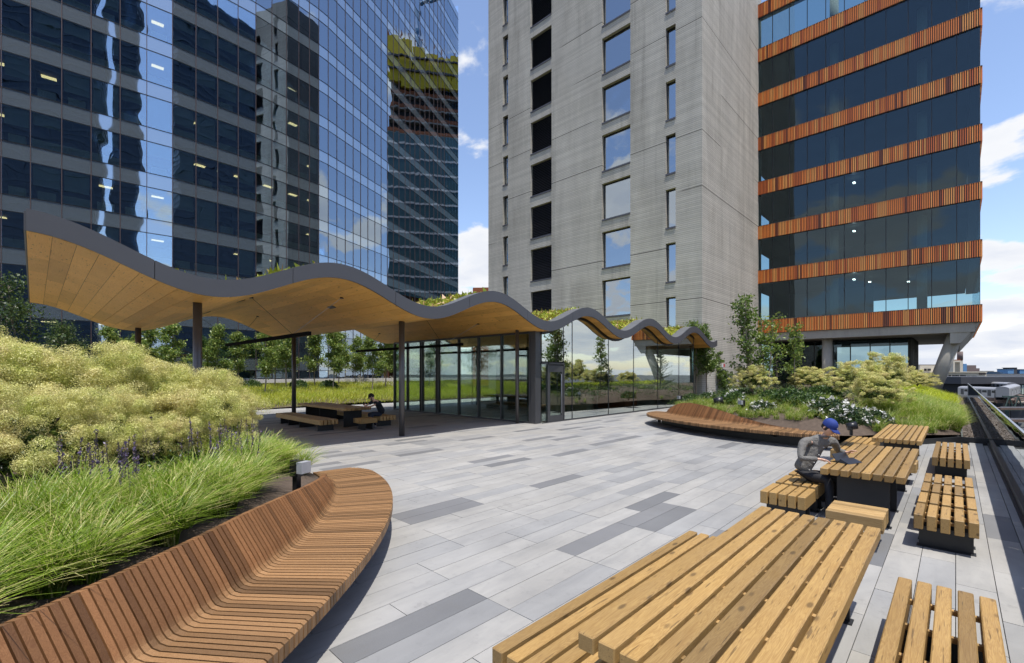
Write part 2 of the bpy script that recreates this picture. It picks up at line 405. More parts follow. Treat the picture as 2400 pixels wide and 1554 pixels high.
def beam_mesh(sx, sy, sz, c, mat, name):
    k = (round(sx, 3), round(sy, 3), round(sz, 3), mat, name)
    if k not in _cb: 
        v, f = cbox(sx, sy, sz, c); me = MB().add(v, f).mesh(name, [mat])
        bm = bmesh.new(); bm.from_mesh(me); bmesh.ops.recalc_face_normals(bm, faces=bm.faces); bm.to_mesh(me); bm.free(); _cb[k] = me
    return _cb[k]
def fast_mesh(name, V, nper, mats, mi=None, kind=None):
    """V: (n*nper,3) loose polygons with nper corners each"""
    n = len(V) // nper; me = bpy.data.meshes.new(name); me.vertices.add(len(V)); me.vertices.foreach_set('co', V.astype(np.float32).ravel())
    me.loops.add(n * nper); me.loops.foreach_set('vertex_index', np.arange(n * nper, dtype=np.int32))
    me.polygons.add(n); me.polygons.foreach_set('loop_start', np.arange(0, n * nper, nper, dtype=np.int32)); me.polygons.foreach_set('loop_total', np.full(n, nper, dtype=np.int32))
    for k in mats: me.materials.append(M[k])
    if mi is not None: me.polygons.foreach_set('material_index', mi.astype(np.int32))
    me.update(calc_edges=True); return me
# ---------------------------------------------------------------- ground and terrace
struct('street_ground', MB().bx(-3000, 3000, -3000, 3000, -16.2, -16), 'street')
struct('terrace_slab', MB().bx(-80, .82, -40, 62, -15.9, -.09), 'deck_base')
# right planter outline (behind the far curved bench) and left planter outline
E_R = [(-9.35, 18.75), (-9.45, 18.2), (-8.95, 17.2), (-7.85, 16.15), (-6.8, 15.5), (-5.8, 15.02), (-4.9, 14.8), (-4.1, 14.66), (-3.2, 14.62), (-2.2, 14.77)]
C_L = [(-2.45, -1.0), (-2.8, -.45), (-3.15, .04), (-3.46, .46), (-3.85, .97), (-4.32, 1.50), (-4.82, 1.97), (-5.55, 2.52), (-6.3, 2.97), (-7.05, 3.26), (-7.75, 3.36)]
_a = np.array(C_L); _s = np.concatenate([[0], np.cumsum(np.hypot(*np.diff(_a, axis=0).T))]); _q = np.linspace(0, _s[-1], 24)
C_L = [tuple(map(float, p)) for p in zip(np.polyval(np.polyfit(_s, _a[:, 0], 4), _q), np.polyval(np.polyfit(_s, _a[:, 1], 4), _q))]
_a = np.array(E_R); _s = np.concatenate([[0], np.cumsum(np.hypot(*np.diff(_a, axis=0).T))]); _q = np.linspace(0, _s[-1], 24)
E_R = [tuple(map(float, p)) for p in zip(np.polyval(np.polyfit(_s, _a[:, 0], 5), _q), np.polyval(np.polyfit(_s, _a[:, 1], 5), _q))]
def smooth_curve(P, n):
    P = [Vector((*p, 0)) for p in P]; Q = [2 * P[0] - P[1]] + P + [2 * P[-1] - P[-2]]; out = []
    for i in range(1, len(Q) - 2):
        a, b, c, d = Q[i - 1:i + 3]
        for k in range(12):
            t = k / 12; out.append(.5 * ((2 * b) + (c - a) * t + (2 * a - 5 * b + 4 * c - d) * t * t + (3 * b - a - 3 * c + d) * t ** 3))
    out.append(P[-1]); L = [0]
    for p, q in zip(out, out[1:]): L.append(L[-1] + (q - p).length)
    res = []; j = 0
    for i in range(n):
        s = L[-1] * i / (n - 1)
        while j < len(L) - 2 and L[j + 1] < s: j += 1
        f = (s - L[j]) / max(1e-9, L[j + 1] - L[j]); res.append(out[j].lerp(out[j + 1], f))
    return res, L[-1]
def frames(pts, side):
    out = []
    for i, p in enumerate(pts):
        t = (pts[min(i + 1, len(pts) - 1)] - pts[max(i - 1, 0)]).normalized(); out.append((p, Vector((t.y, -t.x, 0)) * side))
    return out
NR, NL = 176, 138
def relax(P, k):
    for _ in range(k): P = [P[0]] + [(P[i - 1] + 2 * P[i] + P[i + 1]) / 4 for i in range(1, len(P) - 1)] + [P[-1]]
    return P
ptsR, lenR = smooth_curve(E_R, NR); ptsR = relax(ptsR, 20); frR = frames(ptsR, 1)        # outer edge, outward normal
def LR(t): return .62 + .45 * math.sin(math.pi * min(1, t * 1.15 + .02)) if t < .85 else .62 + .45 * math.sin(math.pi * .9975) * 0
def LR(t): return .55 + .5 * max(0, math.sin(math.pi * min(1, max(0, t * .98 + .02))))
crR = [(p - n * LR(i / (NR - 1)), n) for i, (p, n) in enumerate(frR)]
ptsL, lenL = smooth_curve(C_L, NL); ptsL = relax(ptsL, 20); frL = frames(ptsL, 1)
def inside(poly, x, y):
    c = False; n = len(poly)
    for i in range(n):
        x0, y0 = poly[i]; x1, y1 = poly[(i + 1) % n]
        if (y0 > y) != (y1 > y) and x < (x1 - x0) * (y - y0) / (y1 - y0) + x0: c = not c
    return c
def bdist(poly, x, y):
    m = 1e9; n = len(poly)
    for i in range(n):
        x0, y0 = poly[i]; x1, y1 = poly[(i + 1) % n]; dx, dy = x1 - x0, y1 - y0
        t = max(0, min(1, ((x - x0) * dx + (y - y0) * dy) / (dx * dx + dy * dy + 1e-9))); m = min(m, math.hypot(x - x0 - t * dx, y - y0 - t * dy))
    return m
PR = [(p.x - n.x * .16, p.y - n.y * .16) for p, n in crR[::8]] + [(-2.0, 15.9), (-1.1, 17.5), (-.3, 18.9), (.1, 19.6), (.12, 52), (-12.0, 52), (-12.0, 30.5), (-10.2, 27.0), (-9.9, 22.0)]
PL = [(p.x - n.x * .13, p.y - n.y * .13) for p, n in frL[::6]] + [(-7.9, 3.25), (-8.6, 3.3), (-9.7, 3.3), (-10.9, 3.4), (-11.3, 2.0), (-11.4, -9), (-2.2, -9)]
PF = [(-27.9, -30), (-27.9, 2), (-28.3, 8), (-28.6, 13), (-29.4, 20), (-30.5, 31), (-36, 31), (-47, 31), (-46.3, 12), (-46.0, -30)]
def hn(x, y): return .06 * math.sin(x * 1.3 + y * .7) + .05 * math.sin(x * .5 - y * 1.1)
def hR(x, y):
    d = bdist(PR, x, y); e = min(1, max(0, (x + 1.6) / 1.6)); a = 1 - e * .55
    return .10 + (.42 + .48 * (1 - math.exp(-d / 1.5))) * a * min(1, d / .5 + .55) + hn(x, y) * min(1, d)
def hL(x, y):
    d = bdist(PL, x, y); return .41 + .34 * (1 - math.exp(-d / .8)) + hn(x, y) * min(1, d) * .6
def hF(x, y):
    d = max(0, -28.2 - x); return .02 + 1.0 * (1 - math.exp(-d / 9)) + hn(x * .4, y * .4) * min(1, d / 3)
def terrain(name, poly, h, step, mat, skirt=.0):
    xs = [p[0] for p in poly]; ys = [p[1] for p in poly]; pts = [Vector(p) for p in poly]; n = len(poly)
    dense = []
    for i in range(n):
        a, b = Vector(poly[i]), Vector(poly[(i + 1) % n]); k = max(1, int((b - a).length / step))
        dense += [a.lerp(b, j / k) for j in range(k)]
    pts = list(dense); nd = len(pts); x = min(xs)
    while x < max(xs):
        y = min(ys)
        while y < max(ys):
            px, py = x + random.uniform(-.3, .3) * step, y + random.uniform(-.3, .3) * step
            if inside(poly, px, py) and bdist(poly, px, py) > step * .4: pts.append(Vector((px, py)))
            y += step
        x += step
    r = delaunay_2d_cdt(pts, [], [list(range(nd))], 1, 1e-5)
    mb = MB(); mb.v = [(p.x, p.y, h(p.x, p.y)) for p in r[0]]; mb.f = [tuple(q) for q in r[2]]; mb.m = [0] * len(mb.f)
    o = struct(name, mb, mat, True); return o
terrain('planter_soil_mound', PR, hR, .6, 'soil'); terrain('planter_soil_bed', PL, hL, .4, 'soil'); terrain('meadow_ground', PF, hF, 1.4, 'soil')
# paving slabs: 28.5 cm rows, 1.373 m long, running bond on a .687 m module
paving = struct('plaza_paving', MB().bx(-27.9, .70, -6, 45, -.085, -.030), 'deck_base')
specs = []
x = -.285 * 98
while x < .56:
    k0 = random.randint(0, 1)
    for k in range(-7, 33):
        y0 = 2.924 - 1.373 * 5 + (k + .5 * k0) * 1.3734; xc, yc = x + .1425, y0 + .687
        if yc > 19.3 and xc > -9.6: continue
        if yc > 32.5: continue
        if inside(PR, xc, yc) and bdist(PR, xc, yc) > .9: continue
        if inside(PL, xc, yc) and bdist(PL, xc, yc) > .9: continue
        q = proj(xc, yc, 0)
        if q is None or not (-700 < q[0] < 2900) : 
            if yc < -3: continue
        L = 1.3734
        specs.append(('granite', T((xc, yc, -.0175 + random.uniform(-.0012, .0012)), (.285 - .006, L - .006, .035)), .6))
    x += .285
# narrow strip beside the railing
for k in range(-5, 14): specs.append(('granite', T((.57 + .055, k * 1.3734 + .4, -.0175), (.10, 1.367, .035)), .3))
pieces(paving, 'paving_slab', specs, 300, 'paving_slabs_far')
# dark steel curb closing the deck, gravel strip, planter walls
cb = thing('planter_curb', 'low dark steel curb closing the deck before the lime grass bed', 'curb', (-.9, 18.5, 0))
mb = MB(); path = [(-2.35, 15.0), (-2.15, 15.7), (-1.1, 17.35), (-.3, 18.75), (.1, 19.5), (.72, 19.52)]
for a, b_ in zip(path, path[1:]):
    a, b_ = Vector(a), Vector(b_); c = (a + b_) / 2; mb.box((c.x, c.y, .07), ((b_ - a).length + .05, .06, .16), math.atan2(b_.y - a.y, b_.x - a.x))
part('curb_plate', mb, 'dark_steel', cb)
struct('mulch_strip', MB().bx(.17, .42, 19.56, 54, -.05, .03), 'soil')
struct('gravel_strip', MB().bx(.424, .70, 19.56, 54, -.05, .025), 'gravel')
e = thing('bed_edging', 'thin pale metal edging between lime grass and gravel strip', 'edging', (.14, 30, 0)); part('edging_plate', MB().bx(.12, .165, 19.56, 54, -.05, .10), 'rail_metal', e)
V = []
for i in range(5200):
    y = 19.6 + (i / 5200) ** 1.6 * 26; x = random.uniform(.43, .69) if i % 2 else random.uniform(.18, .41); r = random.uniform(.012, .03)
    a = np.array([x, y, .03]); d = rng.normal(size=(4, 3)) * r; d[:, 2] = np.abs(d[:, 2]) * .5
    for q in ((0, 1, 2), (0, 2, 3), (1, 2, 3)): V += [a + d[q[0]], a + d[q[1]], a + d[q[2]]]
o = link('gravel_chips', fast_mesh('gravel_chips', np.array(V), 3, ['gravel'])); o['kind'] = 'stuff'; o['label'] = 'loose gravel and bark chips along the railing'
# pale path edge and asphalt strip before the meadow
struct('meadow_path', MB().bx(-28.3, -27.9, -30, 32, -.09, -.02), 'coping')
# ---------------------------------------------------------------- wavy roof pavilion
def zs(y): return 4.195 + .415 * math.cos(2 * math.pi * (y - 5.65) / 5.8)
def dz(y): return math.atan(-.415 * 2 * math.pi / 5.8 * math.sin(2 * math.pi * (y - 5.65) / 5.8))
XF, XB, Y0, Y1 = -11.8, -23.9, -.1, 32.6
pav = thing('wave_roof_pavilion', 'glass pavilion under a long wavy timber-lined green roof', 'pavilion', (-17.5, 16, 0))
def ribbon(x0, x1, zb, zt, ys, mi=0, mb=None):
    mb = mb or MB(); o = len(mb.v)
    for y in ys: mb.v += [(x0, y, zb(y)), (x1, y, zb(y)), (x1, y, zt(y)), (x0, y, zt(y))]
    for i in range(len(ys) - 1):
        for k in range(4): mb.f.append((o + i * 4 + k, o + i * 4 + (k + 1) % 4, o + i * 4 + 4 + (k + 1) % 4, o + i * 4 + 4 + k)); mb.m.append(mi)
    mb.f += [(o, o + 3, o + 2, o + 1), tuple(o + 4 * (len(ys) - 1) + k for k in range(4))]; mb.m += [mi, mi]
    return mb
def lin(a, b, n): return [a + (b - a) * i / n for i in range(n + 1)]
ft = lambda y: zs(y) + .385
cuts = [Y0, 1.72, 4.45, 7.35, 10.2, 13.1, 16.0, 18.9, 21.8, 24.7, 27.6, 30.5, Y1]
for a, b_ in zip(cuts, cuts[1:]):
    part('fascia_panel', ribbon(XF - .05, XF, lambda y: zs(y) - .0, ft, lin(a + .006, b_ - .006, 26)), 'fascia_metal', pav, True and False)
    part('roof_edge_cap', ribbon(XF - .62, XF - .052, lambda y: ft(y) - .035 , lambda y: ft(y) - .004, lin(a + .006, b_ - .006, 26)), 'fascia_top', pav)
    part('fascia_panel', ribbon(XB, XB + .05, zs, ft, lin(a + .006, b_ - .006, 20)), 'fascia_metal', pav)
part('roof_deck', ribbon(XB + .05, XF - .055, lambda y: zs(y) + .03, lambda y: zs(y) + .30, lin(Y0, Y1, 240)), 'dark_steel', pav)
part('end_cap', MB().bx(XB, XF - .052, Y0 - .02, Y0 + .004, zs(Y0) - .0, ft(Y0) - .04), 'fascia_metal', pav)
part('corten_edging', ribbon(XB + .2, XB + .26, lambda y: zs(y) + .3, lambda y: zs(y) + .52, lin(Y0 + .5, Y1, 160)), 'corten', pav)
# sedum
V = []
N = 52000
xs = rng.uniform(XB + .3, XF - .6, N); ys = rng.uniform(Y0 + .4, Y1 - .3, N)
zz = 4.195 + .415 * np.cos(2 * np.pi * (ys - 5.65) / 5.8) + .335
d = rng.normal(size=(N, 3, 3)) * .06; d[:, :, 2] = np.abs(d[:, :, 2]) * 1.1 * (1 + 1.0 * (rng.random((N, 1)) > .93))
o = link('sedum_planting', fast_mesh('sedum_planting', (np.stack([xs, ys, zz], 1)[:, None, :] + d).reshape(-1, 3), 3, ['sedum']), pav); o['kind'] = 'stuff'
part('sedum_mat', ribbon(XB + .28, XF - .62, lambda y: zs(y) + .301, lambda y: zs(y) + .345, lin(Y0 + .3, Y1 - .1, 200)), 'sedum', pav)
# soffit boards: strips .33 wide across the wave, several boards long
specs = []; y = Y0 + .01; edges = [y]
while y < Y1 - .3:
    y += .335 * math.cos(dz(y + .16)); edges.append(min(y, Y1))
for a, b_ in zip(edges, edges[1:]):
    xm = XF - .055; first = random.uniform(.8, 2.6)
    while xm > XB + .06:
        L = min(first, xm - XB - .055); first = random.uniform(1.8, 3.4); yc = (a + b_) / 2
        za, zb_ = zs(a), zs(b_); w = math.hypot(b_ - a, zb_ - za); rx = math.atan2(zb_ - za, b_ - a)
        specs.append((L, w, Matrix.Translation((xm - L / 2, yc, (za + zb_) / 2 + .008)) @ Matrix.Rotation(rx, 4, 'X')))
        xm -= L
idx = sorted(range(len(specs)), key=lambda i: -big(specs[i][2].translation, 1))
wood('soffit_board', (.90, .53, .15), (.78, .39, .085), 0, .30, True, .20, .5)
rest = MB()
for n_, i in enumerate(idx):
    L, w, mx_ = specs[i]; g = .007
    v = [(sx_ * (L / 2 - .002), sy_ * (w / 2 - g / 2), sz_ * .009) for sx_ in (-1, 1) for sy_ in (-1, 1) for sz_ in (-1, 1)]
    if n_ < 300: link('soffit_board', MB().add(v, UB.f).mesh('soffit_board', ['soffit_board']), pav, mx_)
    else: rest.add([mx_ @ Vector(p) for p in v], UB.f)
part('soffit_boards_far', rest, 'soffit_board', pav, kind='stuff')
# recessed downlights seen in the first bay
for (u, v) in ((720 / 1.0, 0), ): pass
for X, Y in ((-15.4, 4.3), (-18.6, 4.15), (-15.0, 6.9)):
    o = link('downlight', ubox('black_plastic', 'downlight'), pav, T((X, Y, zs(Y) - .008), (.42, .13, .02), 0, dz(Y)))
# columns
for X, Y in ((-13.2, 2.75), (-13.2, 8.45), (-13.05, 13.86), (-22.3, 2.75), (-22.3, 8.45), (-22.3, 19.9), (-13.2, 19.9)):
    r = .095 if (X, Y) != (-13.05, 13.86) else .075
    part('column', MB().tube([(X, Y, 0), (X, Y, zs(Y) + .02)], r, 24), 'column_metal', pav, True)
# front glazing, Y = 14.2
gy = 14.2; top = zs(gy) - .02
cols = [-12.62, -14.3, -15.8, -17.22, -18.8, -20.2, -21.6, -22.9]
for a, b_ in zip(cols, cols[1:]):
    fr = part('window_frame', MB().bx(b_ - .035, b_ + .035, gy - .06, gy + .09, .0, top), 'frame_metal', pav)
    link('glass_pane', ubox('pavilion_glass', 'glass_pane'), pav, T(((a + b_) / 2, gy, top / 2 + .02), (a - b_ - .07, .02, top - .12)))
for xx in (-18.95, -20.35): part('window_frame', MB().bx(xx - .06, xx + .02, gy - .05, gy + .10, 0, top), 'frame_dark', pav)
part('head_frame', MB().bx(-22.9, -12.62, gy - .05, gy + .06, top - .06, top + .06), 'frame_metal', pav)
part('sill_frame', MB().bx(-22.9, -12.62, gy - .05, gy + .06, .0, .07), 'frame_metal', pav)
part('corner_pier', MB().bx(-12.60, -12.32, gy - .03, gy + .30, 0, zs(gy) + .0).bx(-12.66, -12.60, gy - .06, gy + .05, 0, zs(gy)), 'frame_metal', pav)
# right glazing, X = -12.3, heads follow the wave
gx = -12.3
muls = [14.92, 15.98, 16.62, 19.6, 22.05, 24.8, 27.6, 29.8]
def curved_pane(y0, y1, z0):
    ys = lin(y0 + .02, y1 - .02, 10); mb = MB()
    for y in ys: mb.v += [(gx - .01, y, z0), (gx + .01, y, z0), (gx + .01, y, zs(y) - .10), (gx - .01, y, zs(y) - .10)]
    for i in range(10):
        for k in range(4): mb.f.append((i * 4 + k, i * 4 + (k + 1) % 4, i * 4 + 4 + (k + 1) % 4, i * 4 + 4 + k))
    mb.f += [(0, 3, 2, 1), (40, 41, 42, 43)]; mb.m = [0] * len(mb.f); return mb
part('glass_pane', curved_pane(14.52, 15.98, 2.56), 'pavilion_glass', pav)
part('glass_pane', MB().bx(gx - .01, gx + .01, 14.54, 14.88, .10, 2.44), 'pavilion_glass', pav)
for a, b_ in zip(muls[1:], muls[2:]): part('glass_pane', curved_pane(a, b_, .06), 'pavilion_glass', pav)
for y in muls[1:]: part('window_frame', MB().bx(gx - .05, gx + .02, y - .02, y + .02, 0, zs(y) - .06), 'frame_dark', pav)
part('head_frame', ribbon(gx - .06, gx + .04, lambda y: zs(y) - .12, lambda y: zs(y) - .01, lin(14.5, 29.85, 120)), 'frame_dark', pav)
part('sill_frame', MB().bx(gx - .04, gx + .04, 15.98, 29.85, 0, .06), 'frame_metal', pav)
dr = part('door', MB().bx(gx - .04, gx + .03, 14.96, 15.06, .0, 2.40).bx(gx - .04, gx + .03, 15.86, 15.96, .0, 2.40).bx(gx - .04, gx + .03, 15.06, 15.86, .0, .28).bx(gx - .04, gx + .03, 15.06, 15.86, 2.12, 2.40), 'frame_metal', pav)
link('glass_pane', ubox('pavilion_glass', 'glass_pane'), dr, T((gx - .005, 15.46, 1.20), (.02, .80, 1.84)))
part('door_handle', MB().tube([(gx + .03, 15.74, .34), (gx + .10, 15.74, .36), (gx + .10, 15.74, 2.02), (gx + .03, 15.74, 2.04)], .014, 8), 'rail_metal', dr, True)
part('door_frame', MB().bx(gx - .06, gx + .05, 14.88, 14.955, 0, 2.5).bx(gx - .06, gx + .05, 15.965, 16.02, 0, 2.5).bx(gx - .06, gx + .05, 14.5, 15.98, 2.44, 2.52), 'frame_metal', pav)
for xx in (-22.9,):
    for a, b_ in zip([14.2, 17, 20, 23, 26], [17, 20, 23, 26, 29.8]):
        part('window_frame', MB().bx(xx - .04, xx + .04, b_ - .03, b_ + .03, 0, zs(b_) - .02), 'frame_dark', pav)
        link('glass_pane', ubox('pavilion_glass', 'glass_pane'), pav, T((xx, (a + b_) / 2, 1.85), (.02, b_ - a - .08, 3.5)))
part('rear_wall', MB().bx(-22.9, -16.5, 29.7, 29.9, 0, 3.75), 'smooth_concrete', pav)
part('glass_pane', MB().bx(-16.4, -12.4, 29.78, 29.80, 0.05, 3.7), 'pavilion_glass', pav)
part('core_wall', MB().bx(-22.2, -19.6, 21.5, 27.5, 0, 3.7), 'frame_dark', pav)
part('floor_sill', MB().bx(gx + .04, gx + .10, 14.5, 29.85, 0.001, .02), 'frame_metal', pav)
cn = thing('reception_counter', 'pale stone counter inside the glass pavilion beyond the door', 'counter', (-15, 20.5, 0)); part('counter_front', MB().bx(-16.8, -14.0, 20.2, 20.75, 0, 1.1), 'counter_stone', cn); part('counter_top', MB().bx(-16.85, -13.95, 20.15, 20.8, 1.1, 1.15), 'frame_dark', cn)
cp = thing('corten_planter', 'rust-red steel planter box standing inside the pavilion', 'planter', (-14.2, 24.2, 0)); part('planter_box', MB().bx(-15.4, -13.6, 23.4, 24.8, 0, .9), 'corten', cp)
# hanging linear lamps in the vaults
for Y, x0, x1, z in ((5.5, -13.35, -21.6, 3.22), (11.9, -14.2, -22.9, 3.22), (17.2, -13.6, -21.5, 3.22)):
    t = thing('linear_lamp', {5.5: 'black linear bar lamp hung above the shaded picnic table', 11.9: 'black linear bar lamp hung in front of the glazed wall', 17.2: 'black linear bar lamp hanging inside the glass pavilion'}[Y], 'lamp', ((x0 + x1) / 2, Y, z), 'hanging bar lamps')
    part('lamp_bar', MB().bx(x1, x0, Y - .045, Y + .045, z - .05, z + .06), 'lamp_body', t)
    for xa, xb_, ya in ((x0 - 1.2, x0 - .3, Y + 1.1), (x1 + 1.2, x1 + .6, Y + 1.0), (x0 - 1.3, x0 - 1.1, Y - 1.2), (x1 + 1.3, x1 + 1.0, Y - 1.2)):
        part('cable', MB().tube([(xa, Y, z + .06), (xb_, ya, zs(ya))], .006, 5), 'rail_metal' if ya > Y and xa > -17 else 'dark_steel', t)
        part('ceiling_plate', MB().tube([(xb_, ya, zs(ya) - .03), (xb_, ya, zs(ya) + .005)], .06, 10), 'black_plastic', t)
# ---------------------------------------------------------------- railing with glass panels
rl = thing('glass_railing', 'frameless glass railing with slim metal rail at the deck edge', 'railing', (.75, 20, 0))
part('base_shoe', MB().bx(.70, .80, -3, 55, -.03, .13), 'frame_metal', rl)
part('base_fascia', MB().bx(.66, .698, -3, 55, -.06, .035), 'dark_steel', rl)
part('handrail', MB().bx(.732, .768, -3, 55, 1.155, 1.19), 'rail_metal', rl)
y = -3 + 1.0
ys = [10.93 - 1.46 * 9 + 1.46 * k for k in range(44)]
for k, y in enumerate(ys):
    if y < 54: link('glass_panel', ubox('rail_glass', 'glass_panel'), rl, T((.75, y + .73, .64), (.018, 1.446, 1.02)))
part('end_post', MB().bx(.72, .78, 54.9, 55, 0, 1.19), 'rail_metal', rl)
# ---------------------------------------------------------------- concrete tower
ct = thing('concrete_tower', 'board-marked raw concrete tower with deep punched windows', 'building', (-24, 40, 0))
WX = [(-33.06, -32.33, 'n'), (-29.30, -26.74, 'l'), (-21.32, -18.68, 'w'), (-15.72, -14.95, 'n')]
P_ = 4.045; YF = 33.0; H_ = 58.0
def openings(kind):
    base = 12.90 if kind == 'n' else 10.77; k = -4; out = []
    while base + k * P_ < H_ - 4:
        z = base + k * P_
        if z > 1: out.append((z, z + (2.92 if kind == 'n' else 3.05)))
        k += 1
    return out
mb = MB(); xs_ = [-35.2] + [q for w in WX for q in w[:2]] + [-13.0]; dep = .34
for i in range(0, len(xs_) - 1, 2): mb.bx(xs_[i], xs_[i + 1], YF, YF + dep, -.1, H_)
for (a, b_, k) in WX:
    z = -.1
    for z0, z1 in openings(k): mb.bx(a, b_, YF + .0, YF + dep, z, z0); z = z1
    mb.bx(a, b_, YF, YF + dep, z, H_)
part('front_wall', mb, 'board_concrete', ct)
part('side_wall', MB().bx(-13.35, -13.0, YF + dep, 46.85, -.1, H_).bx(-35.2, -34.85, YF + dep, 46.85, -.1, H_).bx(-34.85, -13.35, 46.5, 46.85, -.1, H_).bx(-34.85, -13.35, YF + dep, 46.5, H_ - .4, H_), 'board_concrete', ct)
part('inner_core', MB().bx(-34.8, -13.4, YF + 2.2, YF + 2.4, 0, H_ - .5), 'office_dark', ct)
for (a, b_, k) in WX:
    for z0, z1 in openings(k):
        if k == 'l':
            w = part('louver_window', MB().bx(a, b_, YF + .30, YF + .33, z0, z1), 'frame_dark', ct)
            lv = MB(); n = 20
            for j in range(n):
                zc_ = z0 + (z1 - z0) * (j + .5) / n; lv.add([(a + .04, YF + .18, zc_ - .05), (b_ - .02, YF + .18, zc_ - .05), (b_ - .02, YF + .29, zc_ + .04), (a + .04, YF + .29, zc_ + .04), (a + .04, YF + .18, zc_ - .062), (b_ - .02, YF + .18, zc_ - .062)], [(0, 1, 2, 3), (4, 5, 1, 0)])
            part('louver_slats', lv, 'louver', w, kind='stuff')
        else:
            w = part('window', MB().bx(a, a + .05, YF + .26, YF + .33, z0, z1).bx(b_ - .05, b_, YF + .26, YF + .33, z0, z1).bx(a + .05, b_ - .05, YF + .26, YF + .33, z1 - .10, z1).bx(a + .05, b_ - .05, YF + .26, YF + .33, z0, z0 + .05), 'frame_dark', ct)
            link('pane', ubox('window_glass', 'pane'), w, T(((a + b_) / 2, YF + .30, (z0 + z1) / 2), (b_ - a - .1, .015, z1 - z0 - .15)))
        part('sill', MB().bx(a - .0, b_ + .0, YF - .05, YF + .16, z0 + .001, z0 + .05).bx(a, b_, YF - .052, YF - .02, z0 - .09, z0 + .0005), 'sill', w)
for yy in (36.9,):
    dd = part('door', MB().bx(-13.01, -12.94, yy - .55, yy + .55, 0, 2.25), 'office_dark', ct)
    part('door_frame', MB().bx(-13.0, -12.9, yy - .62, yy - .55, 0, 2.32).bx(-13.0, -12.9, yy + .55, yy + .62, 0, 2.32).bx(-13.0, -12.9, yy - .55, yy + .55, 2.25, 2.32), 'frame_metal', ct)
s = thing('exit_lamp_box', 'small white and red wall box above the dark side door', 'wall light', (-12.9, 36.9, 2.6)); part('lamp_housing', MB().bx(-12.99, -12.86, 36.5, 36.78, 2.5, 2.78), 'white_paint', s); part('red_strobe', MB().bx(-12.99, -12.86, 36.82, 37.1, 2.52, 2.76), 'graffiti_red', s)
# ---------------------------------------------------------------- office building with terracotta bands
ob = thing('terracotta_band_building', 'dark glass office building with orange terracotta fin bands', 'building', (-5, 55, 0))
MX = [-14.6, -13.2, -11.84, -10.52, -9.17, -7.84, -6.56, -5.22, -3.91, -2.60, -1.28, .05, 1.24]
bands = [(5.66, 6.84)] + [(10.20 + 4.04 * k, 11.37 + 4.04 * k) for k in range(7)]
YO = 46.0; XR = 1.24; YB = 67
specs = []
for z0, z1 in bands:
    bd = part('spandrel', MB().bx(-14.6, XR + .02, YO - .06, YO + .5, z0, z1 + .0).bx(XR - .5, XR + .02, YO + .5, YB, z0, z1), 'frame_dark', ob)
    part('drip_edge', MB().bx(-14.6, XR + .10, YO - .16, YO - .06, z1, z1 + .03).bx(XR + .02, XR + .10, YO - .06, YB, z1, z1 + .03), 'frame_metal', ob)
    x = -12.95; k = 0; run = 0
    while x < XR + .04:
        if run <= 0: fm = random.choices(['fin_orange', 'fin_amber', 'fin_rust', 'fin_brown'], [6, 4.5, 2.6, .8])[0]; run = random.choice([1, 1, 1, 2, 2])
        run -= 1
        specs.append((fm, T((x, YO - .105, (z0 + z1) / 2), (.062, .09 + .04 * (k % 2), z1 - z0)), 1.0)); x += .119; k += 1
    y = YO
    while y < YB: specs.append((random.choice(['fin_orange', 'fin_rust', 'fin_amber']), T((XR + .06, y, (z0 + z1) / 2), (.09, .07, z1 - z0)), .3)); y += .24
pieces(ob, 'terracotta_fin', specs, 300, 'terracotta_fins_upper')
rr = random.Random(3)
for bi, (z0, z1) in enumerate(bands[:-1]):
    zt = bands[bi + 1][0]
    if z1 > 43: break
    for i in range(len(MX) - 1):
        link('window_pane', ubox('orange_glass', 'window_pane'), ob, T(((MX[i] + MX[i + 1]) / 2, YO + .02, (z1 + zt) / 2), (MX[i + 1] - MX[i] - .045, .02, zt - z1 - .06)))
        part('mullion', MB().bx(MX[i] - .022, MX[i] + .022, YO - .03, YO + .08, z1 + .03, zt), 'frame_dark', ob)
    part('corner_mullion', MB().bx(XR - .03, XR + .0, YO - .02, YO + .03, z1 + .03, zt), 'frame_metal', ob)
    for j in range(10): link('window_pane', ubox('orange_glass', 'window_pane'), ob, T((XR - .02, YO + 1 + 2 * j, (z1 + zt) / 2), (.02, 1.95, zt - z1 - .06)))
    part('floor_slab', MB().bx(-14.5, XR - .55, YO + .5, YB, z0 + .1, z1 - .1), 'office_mid', ob)
    part('interior_wall', MB().bx(-14.5, -5.6, YO + 9, YO + 9.2, z1 - .1, zt + .1), 'office_mid', ob)
    for cxx in (-7.6, -1.9):
        if bi < 8: part('interior_column', MB().tube([(cxx, YO + 2.2, z1 - .1), (cxx, YO + 2.2, zt + .1)], .32, 14), 'smooth_concrete', ob, True)
    if bi < 3:
        for q in range((3, 1, 1)[bi]):
            lx = (-6.2, -5.4, -3)[q]; lg = part('ceiling_lamp', MB().bx(lx, lx + .16, YO + 1.4 + q * 2.2, YO + 1.75 + q * 2.2, zt - .35, zt - .30), 'white_light', ob)
